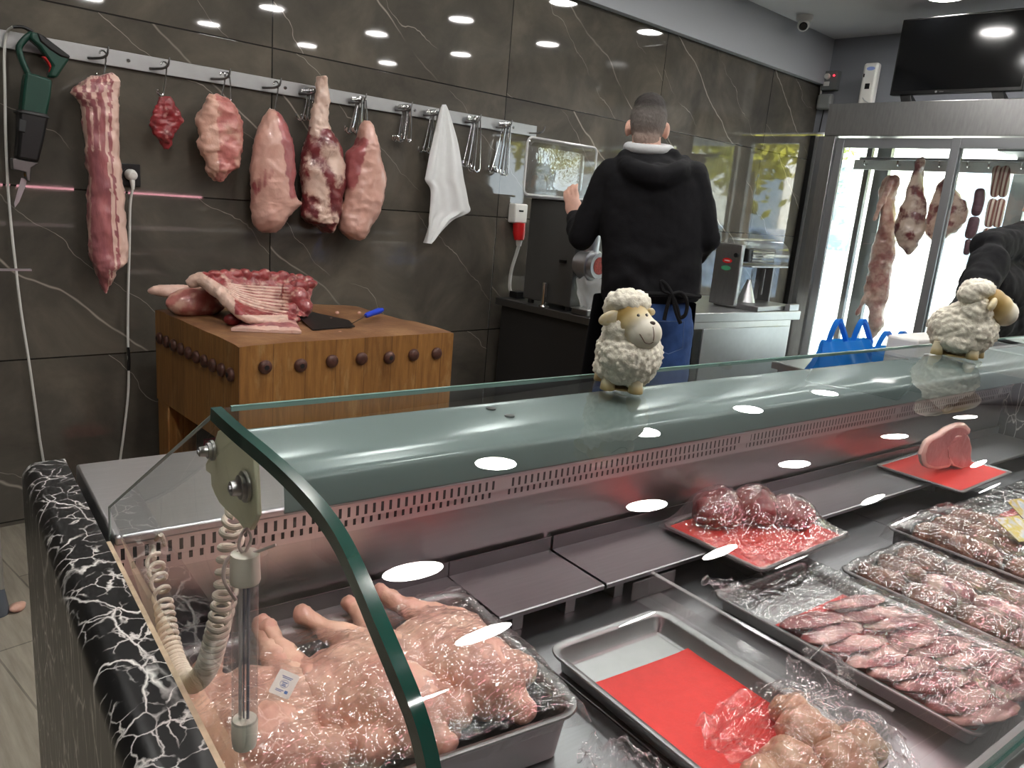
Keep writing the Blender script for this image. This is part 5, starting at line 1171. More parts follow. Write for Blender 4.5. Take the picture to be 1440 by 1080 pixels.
# clear acrylic divider with a foot
dv = root('acrylic_divider', W(.92, .58, ZD), 'clear acrylic divider strip between the red-lined tray and the sliced pork', 'divider')
link('upright', G().box(.920, .9235, .36, .768, ZD + .003, ZD + .045).map(W), M['acrylic'], dv, smooth=False)
link('edge', G().box(.9185, .925, .36, .768, ZD + .0452, ZD + .0475).map(W), pane('frosted_edge', (.85, .85, .85, 1), .08, .2, .15), dv, smooth=False)
link('foot', G().box(.895, .95, .36, .768, ZD + .0005, ZD + .0030).map(W), M['acrylic'], dv, smooth=False)
link('back_wing', G().box(.885, .985, .769, .7725, ZD + .003, ZD + .034).map(W), M['acrylic'], dv, smooth=False)
link('handle_bracket', G().tube(curve([W(2.60, .80, .885), W(2.585, .80, .885), W(2.575, .80, .90), W(2.585, .80, .915), W(2.60, .80, .915)], 16), .005, 8), M['steel_dark'], dc)
link('handle_plate', G().box(2.620, 2.6385, .77, .83, .87, .94).map(W), M['steel_dark'], dc, bevel=.003)
# far hinge plate and coil
P = [W(2.42, .66, 1.15), W(2.46, .60, 1.135), W(2.52, .54, 1.13), W(2.58, .47, 1.14), W(2.60, .44, 1.17)]
ck = root('coiled_cable', W(2.52, .54, 1.12), 'cream coiled cable seen small through the far end of the case glass', 'cable')
link('coil', coil(P, .012, .0034, lambda f: .012), M['coil'], ck)
# ------------------------------------------------------------------ sheep figurines on the glass
def ceramic():
    n = N('painted_ceramic'); a = n.n('Attribute', attribute_name='tan').outputs['Fac']
    return n.pbr(n.ramp(a, [(.0, s(226, 220, 204)), (.45, s(214, 196, 150)), (1, s(176, 146, 84))]), .4)
CER = ceramic()
def glass_z(yc):
    for (y0, z0), (y1, z1) in zip(PF, PF[1:]):
        if y1 <= yc <= y0: return z0 + (z1 - z0) * (y0 - yc) / (y0 - y1)
    return PF[0][1]
def sheep(base, k, right, label, front, ho=0):
    """k metres per unit (figure about 140 units tall); right/front: unit vectors"""
    rt = V(right).normalized(); fr = V(front).normalized(); up = V((0, 0, 1))
    def Q(x, d, h): return V(base) + (rt * x + fr * d + up * h) * k
    B = Matrix((rt, fr, up)).transposed()
    r_ = root('sheep_figurine', base, label, 'figurine')
    g = G()
    def E_(c, r, rot=None): g.ball(Q(*c), tuple(q * k for q in r), 36, 26, B @ rot if rot else B)
    E_((2, -12, 50), (46, 54, 42)); E_((0, 8, 48), (42, 40, 38)); E_((-6, 4, 82), (34, 32, 36)); E_((-2, -10, 27), (44, 49, 23))
    g = voxel(g, .0017 * k / .0006, 3)
    me = bpy.data.meshes.new('t'); me.from_pydata([tuple(p) for p in g.v], [], g.f); me.update()
    for i, vt in enumerate(me.vertices):
        q = (g.v[i] - V(base)) / k; dd = mn.voronoi(q * .125)[0]; g.v[i] = g.v[i] + vt.normal * k * (4.2 - 6.8 * min(1, dd[0] * 1.05) + 1.1 * mn.noise(q * .4))
    bpy.data.meshes.remove(me)
    link('wool_body', g, M['wool'], r_, sharp=0)
    # woolly cap
    g = G(); E_((-9, 2, 122), (31, 28, 19)); E_((-22, -6, 112), (20, 22, 18)); g = voxel(g, .0018 * k / .0006, 2)
    me = bpy.data.meshes.new('t'); me.from_pydata([tuple(p) for p in g.v], [], g.f); me.update()
    for i, vt in enumerate(me.vertices):
        q = (g.v[i] - V(base)) / k; dd = mn.voronoi(q * .14)[0]; g.v[i] = g.v[i] + vt.normal * k * (3.2 - 5.2 * min(1, dd[0] * 1.05))
    bpy.data.meshes.remove(me)
    link('wool_cap', g, M['wool'], r_, sharp=0)
    # ceramic head: face, muzzle
    g = G(); E_((-4, 16 + ho * .6, 103), (24, 20, 24)); E_((12, 28 + ho, 85), (26, 22, 23)); E_((2, 24 + ho * .8, 95), (24, 20, 23))
    g = voxel(g, .0014 * k / .0006, 6)
    fa = []
    for p in g.v:
        q = p - Q(14, 36 + ho, 84); fa.append(min(1, max(0, (q.length / k - 21) / 20)))
    hd = link('head', g, CER, r_, sharp=0, attr={'tan': fa})
    def onface(x, h, lift=0):
        best = max((p for p in g.v if abs((p - V(base)).dot(rt) / k - x) < 2.2 and abs((p - V(base)).z / k - h) < 2.2), key=lambda p: (p - V(base)).dot(fr), default=None)
        if best is None: return Q(x, 40, h)
        return V(best) + fr * lift * k
    for x, h in ((1, 112), (14, 112)):
        c = onface(x, h); link('eye', G().ball(c - fr * k * .8, 2.3 * k, 14, 10), M['black'], hd); link('eye_glint', G().ball(c + fr * k * 1.2 + up * k * .8 + rt * k * .6, .6 * k, 8, 6), M['white'], hd)
    c = onface(21, 103); link('nose', G().ball(c - fr * k * .6, (4.2 * k, 3 * k, 2.8 * k), 18, 12, B), plain('brown_nose', s(66, 52, 44), .35), hd)
    sm = [onface(*q, .25) for q in ((2, 88), (4, 84), (7, 79), (11, 75), (16, 73), (21, 73), (25, 76))]
    link('smile', G().tube(curve(sm, 20), .55 * k, 6), plain('brown_line', s(96, 70, 52), .5), hd)
    sm = [onface(*q, .25) for q in ((22, 99), (24, 92), (25, 84), (25, 77))]
    link('mouth_line', G().tube(curve(sm, 14), .45 * k, 6), bpy.data.materials['brown_line'], hd)
    for (c, r, a, b) in (((-31, 18, 101), (19, 6, 10), R(-24), R(10)), ((22, 12, 113), (7, 4, 5), R(30), R(-30))):
        g = G().ball(Q(c[0], c[1] + ho * .5, c[2]), tuple(q * k for q in r), 26, 18, B @ Matrix.Rotation(a, 3, 'Y') @ Matrix.Rotation(b, 3, 'Z'))
        link('ear', g, CER, r_, sharp=0, attr={'tan': [.35 + .35 * mn.noise(p * 400) for p in g.v]})
    for x, d in ((-26, 16), (12, 24), (-30, -40), (26, -36)):
        g = G().tube([Q(x, d, 0), Q(x, d, 1.5), Q(x, d, 12), Q(x, d, 24)], [9.5 * k, 10.5 * k, 9.5 * k, 8 * k], 18)
        link('leg', g, CER, r_, sharp=60, attr={'tan': [.25 + .75 * max(0, 1 - (p.z - base[2]) / (8 * k)) for p in g.v]})
    link('foot_plate', G().tube([Q(-3, -10, .2), Q(-3, -10, 3)], [30 * k, 30 * k], 24), CER, r_, attr={'tan': [.9] * 48})
    return r_
flat = lambda v: V((v.x, v.y, 0)).normalized()
fwd = -flat(FW); rgt = flat(RT)
rot = lambda v, a: Matrix.Rotation(a, 3, 'Z') @ v
def gpt(x, y):
    h = hit(x, y); return W(*h)
b1 = gpt(880, 553); b1 = b1 - fwd * .012
h_ = Lc(b1); b1.z = glass_z(h_[1]) + .0006
k1 = .000603 * (depth(b1) / .660)
sheep(b1, k1, rgt, 'cream woolly sheep figurine with smiling face, standing on the glass before the man', fwd)
b2 = gpt(1358, 504); b2 = b2 - fwd * .01; h_ = Lc(b2); b2.z = glass_z(min(h_[1], PF[0][0])) + .0006
k2 = depth(b2) / 1088 * 108 / 140
a2_ = R(58)
sheep(b2, k2, rot(rgt, a2_), 'second woolly sheep figurine in profile, far along the glass by the person in black', rot(fwd, a2_), 22)

# ------------------------------------------------------------------ people
def hand(g, wr, fd, nrm, side, k=1.0, curl=.5, fistsc=1.0):
    """palm, four fingers of unequal length and a thumb; wr wrist, fd finger direction, nrm back of hand, side towards the thumb"""
    fd = fd.normalized(); nrm = (nrm - fd * nrm.dot(fd)).normalized(); sd = side - fd * side.dot(fd) - nrm * side.dot(nrm); sd.normalize()
    Bm = Matrix((sd, fd, nrm)).transposed()
    g.ball(wr + fd * .047 * k, (.041 * k, .052 * k, .016 * k), 20, 14, Bm)
    for i, (o, L) in enumerate(((.030, .074), (.010, .082), (-.010, .076), (-.029, .060))):
        p = wr + fd * .085 * k + sd * o * k; d = fd; rr_ = .0092 * k
        for j, f in enumerate((.45, .32, .26)):
            q = p + d * L * f * k; g.capsule(p, rr_, q, rr_ * .93, 10); p = q; rr_ *= .93
            d = (d * math.cos(curl * (.8 + .15 * j)) - nrm * math.sin(curl * (.8 + .15 * j))).normalized()
    p = wr + fd * .025 * k + sd * .034 * k; d = (fd * .6 + sd * .75 - nrm * .3).normalized()
    for f in (.042, .032): q = p + d * f * k; g.capsule(p, .0115 * k, q, .0098 * k, 10); p = q; d = (d + fd * .35 - nrm * .2).normalized()
DM = 3.54; am = R(38.5)
nh = V((math.cos(am), math.sin(am), 0)); mr = V((math.sin(am), -math.cos(am), 0)); BM_ = Matrix((mr, nh, V((0, 0, 1)))).transposed()
def A(x, y, off=0.0):                       # on an upright plane through the man, facing away from the counter
    r = ray(x, y); return CAM + r * ((DM + off) / r.dot(nh))
def O(x, y, zz_): return mr * x + nh * y + V((0, 0, zz_))
bs = A(912, 420, -.04); man = root('person', (bs.x, bs.y, 0), 'man seen from behind in a black hooded sweatshirt, jeans and apron at the counter', 'person', rz=am - R(90))
def EB(g, c, r, rot_=None, nu=26, nv=18): g.ball(c, r, nu, nv, BM_ @ rot_ if rot_ else BM_)
hcn = A(911, 175, .10); nk = A(911, 212, .07)
shL, shR = A(860, 248, .02), A(972, 252, .02); elL, elR = A(817, 333, .02), A(994, 335, .0)
wrL, wrR = A(809, 304, .30), A(968, 372, .28)
hip = A(914, 425, -.04); hip.z = 1.02
fL, fR = hip + O(-.13, -.02, -hip.z), hip + O(.13, -.04, -hip.z)
g = G()
EB(g, hcn + O(0, -.002, .012), (.078, .098, .108), None, 32, 24)
EB(g, hcn + O(0, .035, -.055), (.062, .068, .062)); EB(g, hcn + O(0, .098, -.015), (.014, .018, .022))
for sx in (-1, 1):
    EB(g, hcn + O(sx * .084, .0, -.022), (.013, .024, .036), Matrix.Rotation(R(20) * sx, 3, 'Z'))
    EB(g, hcn + O(sx * .032, .088, .012), (.016, .012, .010))
EB(g, hcn + O(0, .098, -.062), (.024, .010, .008))
g.capsule(nk + O(0, -.01, -.06), .066, hcn + O(0, -.016, -.05), .062, 24)
ch = (shL + shR) / 2
EB(g, ch + O(0, .01, -.12), (.17, .10, .22)); EB(g, hip + O(0, .01, .1), (.16, .11, .2))
g.capsule(shL, .06, elL, .044).capsule(elL, .044, wrL, .028).capsule(shR, .06, elR, .044).capsule(elR, .044, wrR, .028)
for f_, sx in ((fL, -1), (fR, 1)):
    kn_ = f_ + O(0, .03, .52); h2 = hip + O(sx * .09, 0, -.05); g.capsule(h2, .085, kn_, .058).capsule(kn_, .056, f_ + V((0, 0, .09)), .04)
    EB(g, f_ + O(sx * .02, .07, .045), (.042, .12, .035))
hand(g, wrL, O(-.30, .35, .85), O(-.35, -.9, .25), O(.8, .1, .2), 1.08, .62)
hand(g, wrR, O(-.2, .9, -.3), O(.4, 0, .9), O(-1, 0, 0), 1.0, .6)
link('body', voxel(g, .0062, 2), M['skin_h'], man, sharp=0)
def hairmat():
    n = N('short_grey_hair'); a = n.n('Attribute', attribute_name='top').outputs['Fac']; o = n.noise(n.mapv(n.obj(), (1, 1, .4)), 260, 3)
    c = n.mix(o, n.ramp(a, [(0, s(150, 128, 116)), (.4, s(98, 92, 88)), (.62, s(84, 80, 77)), (.78, s(34, 31, 30))]), n.ramp(a, [(0, s(166, 142, 130)), (.4, s(122, 115, 110)), (.62, s(106, 100, 97)), (.78, s(54, 50, 48))]))
    return n.pbr(c, .85, 0, .2, n.bump(o, .5, .004))
g = G(); EB(g, hcn + O(0, -.006, .016), (.0815, .1025, .113), None, 44, 32); EB(g, hcn + O(0, .02, .078), (.070, .085, .058), None, 32, 22); EB(g, hcn + O(0, -.05, -.06), (.058, .045, .05), None, 24, 18)
g = voxel(g, .005, 3).noise(.0022, 90, 3, 5)
keep = G(); idx = {}; BI = BM_.inverted()
for i, p in enumerate(g.v):
    q = BI @ (p - hcn)
    lim = -.105 if q.y < -.01 else -.06 + q.y * 1.6
    if abs(q.x) > .070 and -.028 < q.y < .03: lim = max(lim, .010)
    if q.z > lim: idx[i] = len(keep.v); keep.v.append(p)
keep.f = [tuple(idx[i] for i in f) for f in g.f if all(i in idx for i in f)]
link('hair', keep, hairmat(), man, sharp=0, attr={'top': [min(1, max(0, (p.z - hcn.z + .10) / .23)) for p in keep.v]})
tor = [(216, 884, 940, .06), (224, 870, 955, .085), (235, 854, 974, .105), (250, 844, 987, .12), (270, 842, 992, .13), (300, 843, 993, .135), (330, 845, 990, .14), (360, 846, 987, .145), (390, 846, 986, .15), (406, 845, 985, .15), (416, 846, 984, .148), (424, 850, 980, .13)]
rings = []
for i in range(50):
    y, a, b, dp = cr([tuple(map(float, q)) for q in tor], i / 49); of = .035 - .06 * i / 49
    pa, pb = A(a, y, of), A(b, y, of); c, h = (pa + pb) / 2, (pb - pa) / 2
    rings.append([c + h * (math.copysign(abs(math.cos(q)) ** .85, math.cos(q))) + nh * (dp * math.copysign(abs(math.sin(q)) ** .85, math.sin(q))) for q in [2 * math.pi * k / 40 for k in range(40)]])
g = G().loft(rings)
for a_, b_, c_ in ((shL, elL, wrL), (shR, elR, wrR)):
    g.capsule(a_, .080, a_.lerp(b_, .5), .073).capsule(a_.lerp(b_, .5), .073, b_, .060).capsule(b_, .060, b_.lerp(c_, .5), .056).capsule(b_.lerp(c_, .5), .056, b_.lerp(c_, .88), .044)
# folded hood lying on the back: a rolled collar with a hanging pouch
hd_ = [A(x, y, o_) for x, y, o_ in ((872, 226, .06), (884, 236, -.06), (904, 246, -.10), (930, 250, -.10), (956, 240, -.06), (962, 226, .06))]
g.tube(curve(hd_, 30), [.030 + .022 * math.sin(math.pi * i / 30) for i in range(31)], 16)
EB(g, A(934, 248, -.085), (.085, .040, .050), Matrix.Rotation(R(14), 3, 'Y')); EB(g, A(952, 244, -.06), (.06, .045, .05)); EB(g, A(895, 236, -.06), (.08, .045, .035), Matrix.Rotation(R(10), 3, 'Y'))
g.capsule(A(880, 222, .02), .040, A(945, 221, .02), .040)
g = voxel(g, .009, 3).noise(.0065, 9, 4, 8)
for p in g.v: p += nh * (-.005 * math.sin(p.z * 46 + 9 * mn.noise(V((p.x * 5, p.y * 5, p.z * 3)))) * max(0, min(1, (1.35 - p.z) * 5)))
link('hooded_sweatshirt', g, M['hoodie'], man, sharp=0)
g = G()
ring = [A(912, 209, .055) + O(.088 * math.cos(q), .078 * math.sin(q), .010 * math.sin(q)) for q in [2 * math.pi * k / 36 for k in range(37)]]
g.tube(ring, .024, 12, False)
link('inner_hood', voxel(g, .007, 3), M['grey_cotton'], man, sharp=0)
g = G(); hb = A(915, 425, -.03)
EB(g, V((hb.x, hb.y, .97)), (.19, .145, .14))
for f_, sx in ((fL, -1), (fR, 1)):
    kn_ = f_ + O(0, .03, .52); h2 = V((hb.x, hb.y, .93)) + mr * (sx * .09); g.capsule(h2, .112, kn_, .082).capsule(kn_, .082, f_ + V((0, 0, .10)), .072)
link('jeans', voxel(g, .011, 3).noise(.007, 12, 4, 9), M['jeans'], man, sharp=0)
for a_, b_ in ((912, 968),):
    q = [A(x, y, -.178) for x, y in ((918, 452), (962, 452), (960, 490), (940, 498), (920, 490))]
    link('back_pocket', G().tube(q + q[:1], .0022, 6), plain('denim_seam', s(70, 92, 132), .8), man)
g = G(); prof = [(-.245, -.06), (-.235, .06), (-.15, .15), (0, .18), (.15, .15), (.205, .08), (.212, .03)]
def apf(u, v):
    x, y = cr(prof, u); zz_ = 1.04 - .62 * v; k = 1 + .12 * v; return V((hb.x, hb.y, zz_)) + O(-.01 + x * k, y * k + .006 * math.sin(u * 22) * v, 0)
g.grid(apf, 60, 24); link('apron', g, M['apron'], man, sharp=0)
g = G().tube(curve([A(848, 408, -.05), A(895, 413, -.185), A(945, 414, -.185), A(984, 417, -.06)], 20), .011, 8)
link('apron_tie', g, M['apron'], man)
for pts in ([(945, 414), (938, 402), (930, 396), (932, 408), (945, 414)], [(945, 414), (958, 412), (966, 424), (964, 442), (956, 446), (952, 432), (945, 414)], [(944, 414), (938, 432), (934, 450)], [(946, 414), (950, 436), (957, 455)]):
    link('apron_bow', G().tube(curve([A(x, y, -.20) for x, y in pts], 24), .0085, 8), M['apron'], man)
for f_ in (fL, fR):
    g = G(); EB(g, f_ + O(0, .06, .045), (.055, .15, .048)); EB(g, f_ + O(0, -.02, .07), (.05, .06, .06)); link('shoe', voxel(g, .008, 3), M['shoe'], man, sharp=0)

# person in black at the right, behind the counter
PY = 1.62
B2 = lambda x, y, dy=0: at(x, y, yc=PY + dy)
pl_ = B2(1452, 420); pr = root('person', (pl_.x + .05, pl_.y, 0), 'person in a black hooded top bending over behind the counter at the right', 'person')
hd2 = B2(1468, 292); sh1, sh2 = B2(1392, 368, -.06), B2(1452, 352, .24); el1 = B2(1362, 432, -.14); wr1 = B2(1338, 448, -.30); el2 = B2(1440, 435, .22); wr2 = B2(1398, 462, .05)
hp2 = B2(1470, 505); hp2.z = .92
left = (-flat(RT) + flat(FW) * -.25).normalized(); sidv = left.cross(V((0, 0, 1)))
Bh = Matrix((sidv, left, V((0, 0, 1)))).transposed() @ Matrix.Rotation(R(-22), 3, 'X')
H = lambda x, y, zz_: hd2 + Bh @ V((x, y, zz_))
g = G(); g.ball(H(0, 0, .01), (.076, .095, .106), 28, 20, Bh); g.ball(H(0, .035, -.055), (.058, .064, .058), 22, 16, Bh); g.ball(H(0, .098, -.012), (.012, .018, .02), 12, 10, Bh)
for sx in (-1, 1): g.ball(H(sx * .08, 0, -.015), (.011, .024, .033), 14, 10, Bh); g.ball(H(sx * .03, .086, .014), (.015, .011, .009), 12, 8, Bh)
g.ball(H(0, .095, -.06), (.022, .01, .008), 12, 8, Bh)
cm = (sh1 + sh2) / 2; g.capsule(cm + V((0, 0, .02)), .06, H(0, -.02, -.06), .056, 20)
g.ball(cm - V((0, 0, .15)), (.15, .12, .22), 24, 18); g.ball(hp2 + V((0, 0, .06)), (.15, .12, .2), 24, 18)
for a_, b_, c_ in ((sh1, el1, wr1), (sh2, el2, wr2)): g.capsule(a_, .055, b_, .04).capsule(b_, .04, c_, .026)
ft = []
for sx in (-1, 1):
    h2 = hp2 + sidv * .085 * sx; f_ = V((h2.x, h2.y, 0)); ft.append(f_); k_ = f_ + V((0, 0, .48)) + left * .03
    g.capsule(h2, .08, k_, .055).capsule(k_, .053, f_ + V((0, 0, .08)), .038).ball(f_ + left * .06 + V((0, 0, .04)), (.045, .045, .035), 16, 12)
hand(g, wr1, wr1 - el1 + V((0, 0, -.05)), V((0, 0, 1)), sidv * -1, .95, .5); hand(g, wr2, wr2 - el2 + V((0, 0, -.05)), V((0, 0, 1)), sidv, .95, .5)
link('body', voxel(g, .0065, 2), M['skin_h'], pr, sharp=0)
g = G().ball(H(0, -.016, .022), (.086, .104, .112), 32, 24, Bh).capsule(H(0, -.09, .02), .062, H(0, -.10, -.10), .045, 20)
g = voxel(g, .006, 3); keep = G(); idx = {}
for i, p in enumerate(g.v):
    q = Bh.inverted() @ (p - hd2)
    if q.y < .045 + max(0, q.z - .03) * .8 : idx[i] = len(keep.v); keep.v.append(p)
keep.f = [tuple(idx[i] for i in f) for f in g.f if all(i in idx for i in f)]
link('hair', keep, plain('dark_brown_hair', s(46, 32, 26), .6, var=.3, vs=60, bump=.4, bs=300), pr, sharp=0)
g = G(); g.ball(cm - V((0, 0, .10)) + left * -.04, (.19, .17, .19), 30, 22); g.ball(cm.lerp(hp2, .45), (.18, .17, .22), 30, 22); g.ball(hp2 + V((0, 0, .12)), (.165, .15, .2), 28, 20)
for a_, b_, c_ in ((sh1, el1, wr1), (sh2, el2, wr2)): g.capsule(a_, .088, b_, .068).capsule(b_, .068, b_.lerp(c_, .93), .046)
g.capsule(B2(1390, 350, .0), .085, B2(1450, 336, .05), .10); g.capsule(B2(1398, 342, -.04), .05, B2(1440, 330, .0), .055); g.capsule(B2(1385, 400, .0), .12, B2(1440, 420, .05), .20); g.capsule(B2(1378, 450, .0), .09, B2(1440, 455, .08), .18)
g = voxel(g, .011, 3).noise(.010, 9, 4, 15)
link('hooded_top', g, M['hoodie'], pr, sharp=0)
g = G()
for sx, f_ in zip((-1, 1), ft): h2 = hp2 + sidv * .085 * sx; g.capsule(h2, .105, f_ + V((0, 0, .48)) + left * .03, .075).capsule(f_ + V((0, 0, .48)) + left * .03, .075, f_ + V((0, 0, .1)), .066)
link('trousers', voxel(g, .011, 3), M['apron'], pr, sharp=0)
for f_ in ft: link('shoe', voxel(G().ball(f_ + left * .06 + V((0, 0, .045)), (.07, .07, .047), 20, 14).ball(f_ + V((0, 0, .06)), (.055, .055, .055), 20, 14).ball(f_ + left * .11 + V((0, 0, .04)), (.06, .06, .04), 18, 12), .008, 2), M['shoe'], pr, sharp=0)

# ------------------------------------------------------------------ packing table with blue bags and paper
pt = root('packing_table', W(3.05, 1.70, 0), 'pale packing table behind the display counter with blue bags on it', 'table', rz=CA)
ZP = .84
link('table_top', G().box(2.90, 3.62, 1.50, 1.92, ZP - .03, ZP).map(W), M['steel'], pt, bevel=.004)
for x in (2.94, 3.57):
    for y in (1.54, 1.88): link('leg', G().box(x - .02, x + .02, y - .02, y + .02, 0, ZP - .03).map(W), M['alu'], pt, bevel=.003)
def bluemat():
    n = N('blue_bag_plastic'); d = n.n('BsdfPrincipled'); d.inputs['Base Color'].default_value = s(40, 140, 226); d.inputs['Roughness'].default_value = .3
    t = n.n('BsdfTranslucent'); t.inputs[0].default_value = s(50, 160, 240); mx = n.n('MixShader'); mx.inputs[0].default_value = .5
    n.l(d.outputs[0], mx.inputs[1]); n.l(t.outputs[0], mx.inputs[2]); n.l(mx.outputs[0], n.out.inputs[0]); return n.m
BLUE = bluemat()
def bag(px, yc0, lab, seed, dp=.10):
    """carrier bag: body loft below, two looped handles above"""
    (xl, xr, yt, hl, hr, yh) = px
    L_, R_ = at(xl, yt, yc=yc0), at(xr, yt, yc=yc0); ZT_ = (L_.z + R_.z) / 2; o = W(0, 1, 0) - W(0, 0, 0)
    rt = root('carrier_bag', ((L_ + R_) / 2).xy.to_3d() + V((0, 0, ZP)), lab, 'bag')
    rings = []
    for i in range(25):
        t = i / 24; zz_ = ZP + .001 + (ZT_ - ZP) * t; wdt = 1.16 - .16 * t; ring = []
        for k in range(48):
            a = 2 * math.pi * k / 48; c = (L_ + R_) / 2; h = (R_ - L_) / 2 * wdt * math.cos(a)
            ring.append(V((c.x + h.x, c.y + h.y, zz_)) + o * (dp * (1 - .75 * t) * math.sin(a)) + V((0, 0, 0)) + o * (.012 * mn.noise(V((a * 2.5, t * 2, seed))) + .008 * math.sin(a * 9 + t * 4)))
        rings.append(ring)
    link('bag_body', G().loft(rings, cap=False), BLUE, rt, sharp=0)
    for hx in (hl, hr):
        a, b = at(hx - 13, yt + 3, yc=yc0), at(hx + 13, yt + 3, yc=yc0); m = at(hx + 2, yh, yc=yc0 - .01)
        g = G(); cs_ = curve([a, a.lerp(m, .6) - (b - a) * .08, m, b.lerp(m, .6) + (b - a) * .05, b], 20)
        g.loft([[p + o * -.010 + V((0, 0, .004)), p + o * .012, p + o * .012 - V((0, 0, .010)), p + o * -.010 - V((0, 0, .012))] for p in cs_])
        link('bag_handle', g, BLUE, rt)
bag((1158, 1220, 478, 1178, 1212, 449), 1.66, 'bright blue plastic carrier bag with raised handles, left of the two', 3)
bag((1222, 1284, 487, 1246, 1268, 466), 1.80, 'flatter blue plastic carrier bag under the hanging carcass', 7)
# wrapping paper pad with red print
a, b, c = at(1262, 474, yc=1.60), at(1322, 473, yc=1.60), at(1322, 473, yc=1.60)
zt_ = a.z; xa, xb = Lc(a)[0], Lc(b)[0]
pp_ = root('wrapping_paper', W((xa + xb) / 2, 1.62, ZP), 'stack of white wrapping paper with red printed edge beside the second sheep', 'paper', rz=CA)
link('stack', G().box(xa + .03, xb + .12, 1.52, 1.66, ZP + .001, zt_).map(W), plain('white_paper', s(222, 222, 218), .7), pp_, bevel=.012, seg=3)
RP = plain('red_print', s(206, 60, 62), .6)
def rpz(f): return ZP + (zt_ - ZP) * f
x9 = xb - .01
for i, k in enumerate(range(2)):
    cx9 = x9 + .03 + .055 * k; ring = [W(cx9 + .016 * math.cos(R(t * 20)), 1.519, rpz(.72) + .022 * math.sin(R(t * 20))) for t in range(17 if k else 19)]
    link('red_letter', G().tube(ring, .004, 6), RP, pp_)
link('red_letter', G().tube([W(x9 + .115, 1.519, rpz(.72) + .02), W(x9 + .09, 1.519, rpz(.72) + .02), W(x9 + .09, 1.519, rpz(.72) - .02)], .004, 6), RP, pp_)
# counter section behind the second sheep
sc2 = root('side_counter', W(3.55, 1.0, 0), 'grey steel side counter continuing beyond the far end of the display case', 'counter', rz=CA)
link('worktop', G().box(2.72, 4.3, .35, 1.22, 1.0, 1.03).map(W), M['steel'], sc2, bevel=.004)
link('cabinet', G().box(2.74, 4.28, .40, 1.20, .02, .999).map(W), M['steel_dark'], sc2, bevel=.003)

# ------------------------------------------------------------------ street outside the shop window
st = struct('ground_street', G().box(XR + .16, 60, -40, 40, -.25, -.12), plain('street_paving', s(190, 186, 178), .8, var=.08, vs=1.2), origin=(20, 0, 0))
fac = root('building', (19, 2, -.12), 'pale building with arched windows across the street', 'building')
BM = plain('pale_facade', s(226, 222, 214), .8, var=.05, vs=.6)
link('wall', G().box(19, 25, -9, 16, -.12, 6.5), BM, fac, smooth=False)
DW = plain('dark_window', s(120, 134, 146), .2)
for i in range(7):
    y = -7.5 + i * 3.3; pts = [(19 - .02, y - .6, .9), (19 - .02, y + .6, .9)] + [(19 - .02, y + .6 * math.cos(R(a)), 2.4 + .6 * math.sin(R(a))) for a in range(0, 181, 15)]
    link('window', G().ext(pts, (-.04, 0, 0)), DW, fac, smooth=False)
link('roof', G().ext([(18.6, -9.4, 6.5), (25.4, -9.4, 6.5), (22, -9.4, 8.2)], (0, 25.8, 0)), plain('roof_tile', s(170, 96, 70), .8), fac, smooth=False)
TRK = plain('tree_bark', s(112, 96, 80), .9)
LEAF = plain('yellow_green_leaves', s(190, 184, 66), .7, var=.35, vs=3)
LEAF2 = plain('pale_green_leaves', s(140, 158, 84), .7, var=.35, vs=3)
def tree(x, y, h, cr_, lab, m, seed):
    t = root('street_tree', (x, y, -.12), lab, 'tree', 'trees along the street'); r2 = random.Random(seed)
    link('trunk', G().tube([(x, y, -.12), (x + .05, y, h * .3), (x, y + .06, h * .62)], [.16, .12, .07], 12), TRK, t)
    g = G()
    for i in range(3200):
        d = V((r2.gauss(0, 1), r2.gauss(0, 1), r2.gauss(0, 1))).normalized() * (r2.random() ** .4)
        c = V((x, y, h * .70)) + V((d.x * cr_, d.y * cr_, d.z * h * .36)) * (.8 + .4 * mn.noise(d * 2 + V((seed, 0, 0))))
        a = V((r2.uniform(-1, 1), r2.uniform(-1, 1), r2.uniform(-1, 1))).normalized(); b = a.orthogonal().normalized(); L = r2.uniform(.06, .12)
        g.add([c - a * L, c + b * L * .5, c + a * L, c - b * L * .5], [(0, 1, 2, 3)])
    link('foliage', g, m, t, smooth=False)
tree(10.2, .6, 4.4, 1.6, 'leafy street tree with yellow-green crown', LEAF, 2)
tree(9.8, -2.6, 4.8, 1.7, 'leafy street tree with yellow-green crown', LEAF, 3); tree(14.5, 12.5, 5.0, 1.7, 'leafy street tree with pale green crown', LEAF2, 4)
tree(16.5, 9.5, 5.2, 1.9, 'leafy street tree with pale green crown', LEAF2, 5)
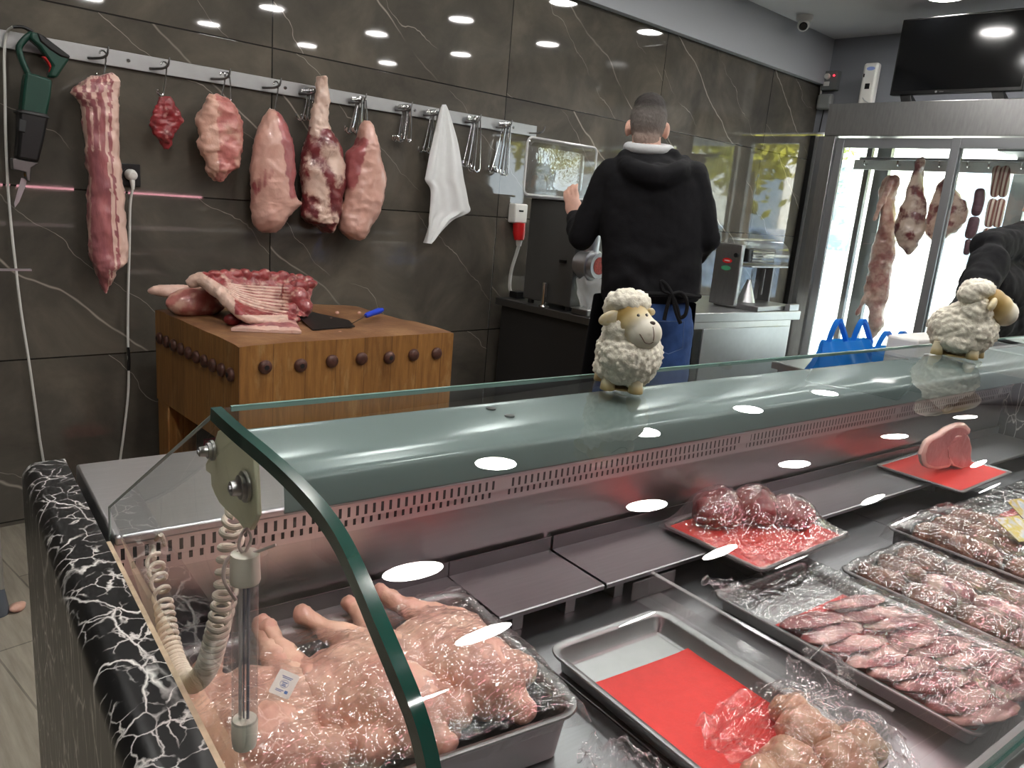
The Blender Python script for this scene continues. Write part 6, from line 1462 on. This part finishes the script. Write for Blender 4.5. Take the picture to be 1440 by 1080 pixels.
def car(x, y, col, lab):
    t = root('parked_car', (x, y, -.12), lab, 'car', None); z0 = -.12
    body = [(-2.1, .35), (-2.12, .75), (-1.9, .92), (-1.2, .98), (-.6, 1.42), (.7, 1.45), (1.4, 1.02), (2.0, .92), (2.15, .7), (2.1, .35)]
    link('body', G().ext([(x - .85, y + a, z0 + b) for a, b in body], (1.7, 0, 0)), plain('car_paint_' + lab.split()[0], col, .25, 0, .5, coat=.6), t, bevel=.06, seg=3)
    link('window', G().ext([(x - .87, y + a, z0 + b) for a, b in ((-1.05, 1.0), (-.55, 1.36), (.62, 1.38), (1.15, 1.0))], (1.74, 0, 0)), DW, t, smooth=False)
    for a in (-1.3, 1.3):
        for sx in (-.8, .62): link('wheel', G().tube([(x + sx, y + a, z0 + .32), (x + sx + .2, y + a, z0 + .32)], .32, 24), M['black'], t)
car(12.6, -.6, s(150, 176, 214), 'blue parked car on the street beyond the glass'); car(13.0, -5.4, s(235, 235, 235), 'white parked car on the street beyond the glass')

# ------------------------------------------------------------------ light, sky, camera
w = bpy.data.worlds.new('sky'); SC.world = w; w.use_nodes = True
bg = w.node_tree.nodes['Background']; bg.inputs[0].default_value = (.86, .94, 1.0, 1); bg.inputs[1].default_value = 7.5
sun = bpy.data.lights.new('sun', 'SUN'); sun.energy = 20; sun.angle = R(.6); sun.color = (1, .95, .86)
so_ = bpy.data.objects.new('sun', sun); COL.objects.link(so_); so_.rotation_euler = (R(8), R(-42), 0)
cam = bpy.data.cameras.new('camera'); co = bpy.data.objects.new('camera', cam); COL.objects.link(co)
cam.sensor_fit = 'HORIZONTAL'; cam.sensor_width = 36; cam.lens = 36 * F_PX / 1440; cam.clip_start = .02; cam.clip_end = 200
co.matrix_world = Matrix.Translation(CAM) @ Matrix((RT, UP, -FW)).transposed().to_4x4()
SC.camera = co
SC.view_settings.view_transform = 'Standard'; SC.view_settings.look = 'None'; SC.view_settings.gamma = 1; SC.view_settings.use_curve_mapping = False
SC.view_settings.exposure = 0.08
cy_ = SC.cycles
cy_.max_bounces = 10; cy_.diffuse_bounces = 4; cy_.glossy_bounces = 5; cy_.transmission_bounces = 6; cy_.transparent_max_bounces = 24
cy_.caustics_reflective = False; cy_.caustics_refractive = False; cy_.use_denoising = True; cy_.sample_clamp_indirect = 6
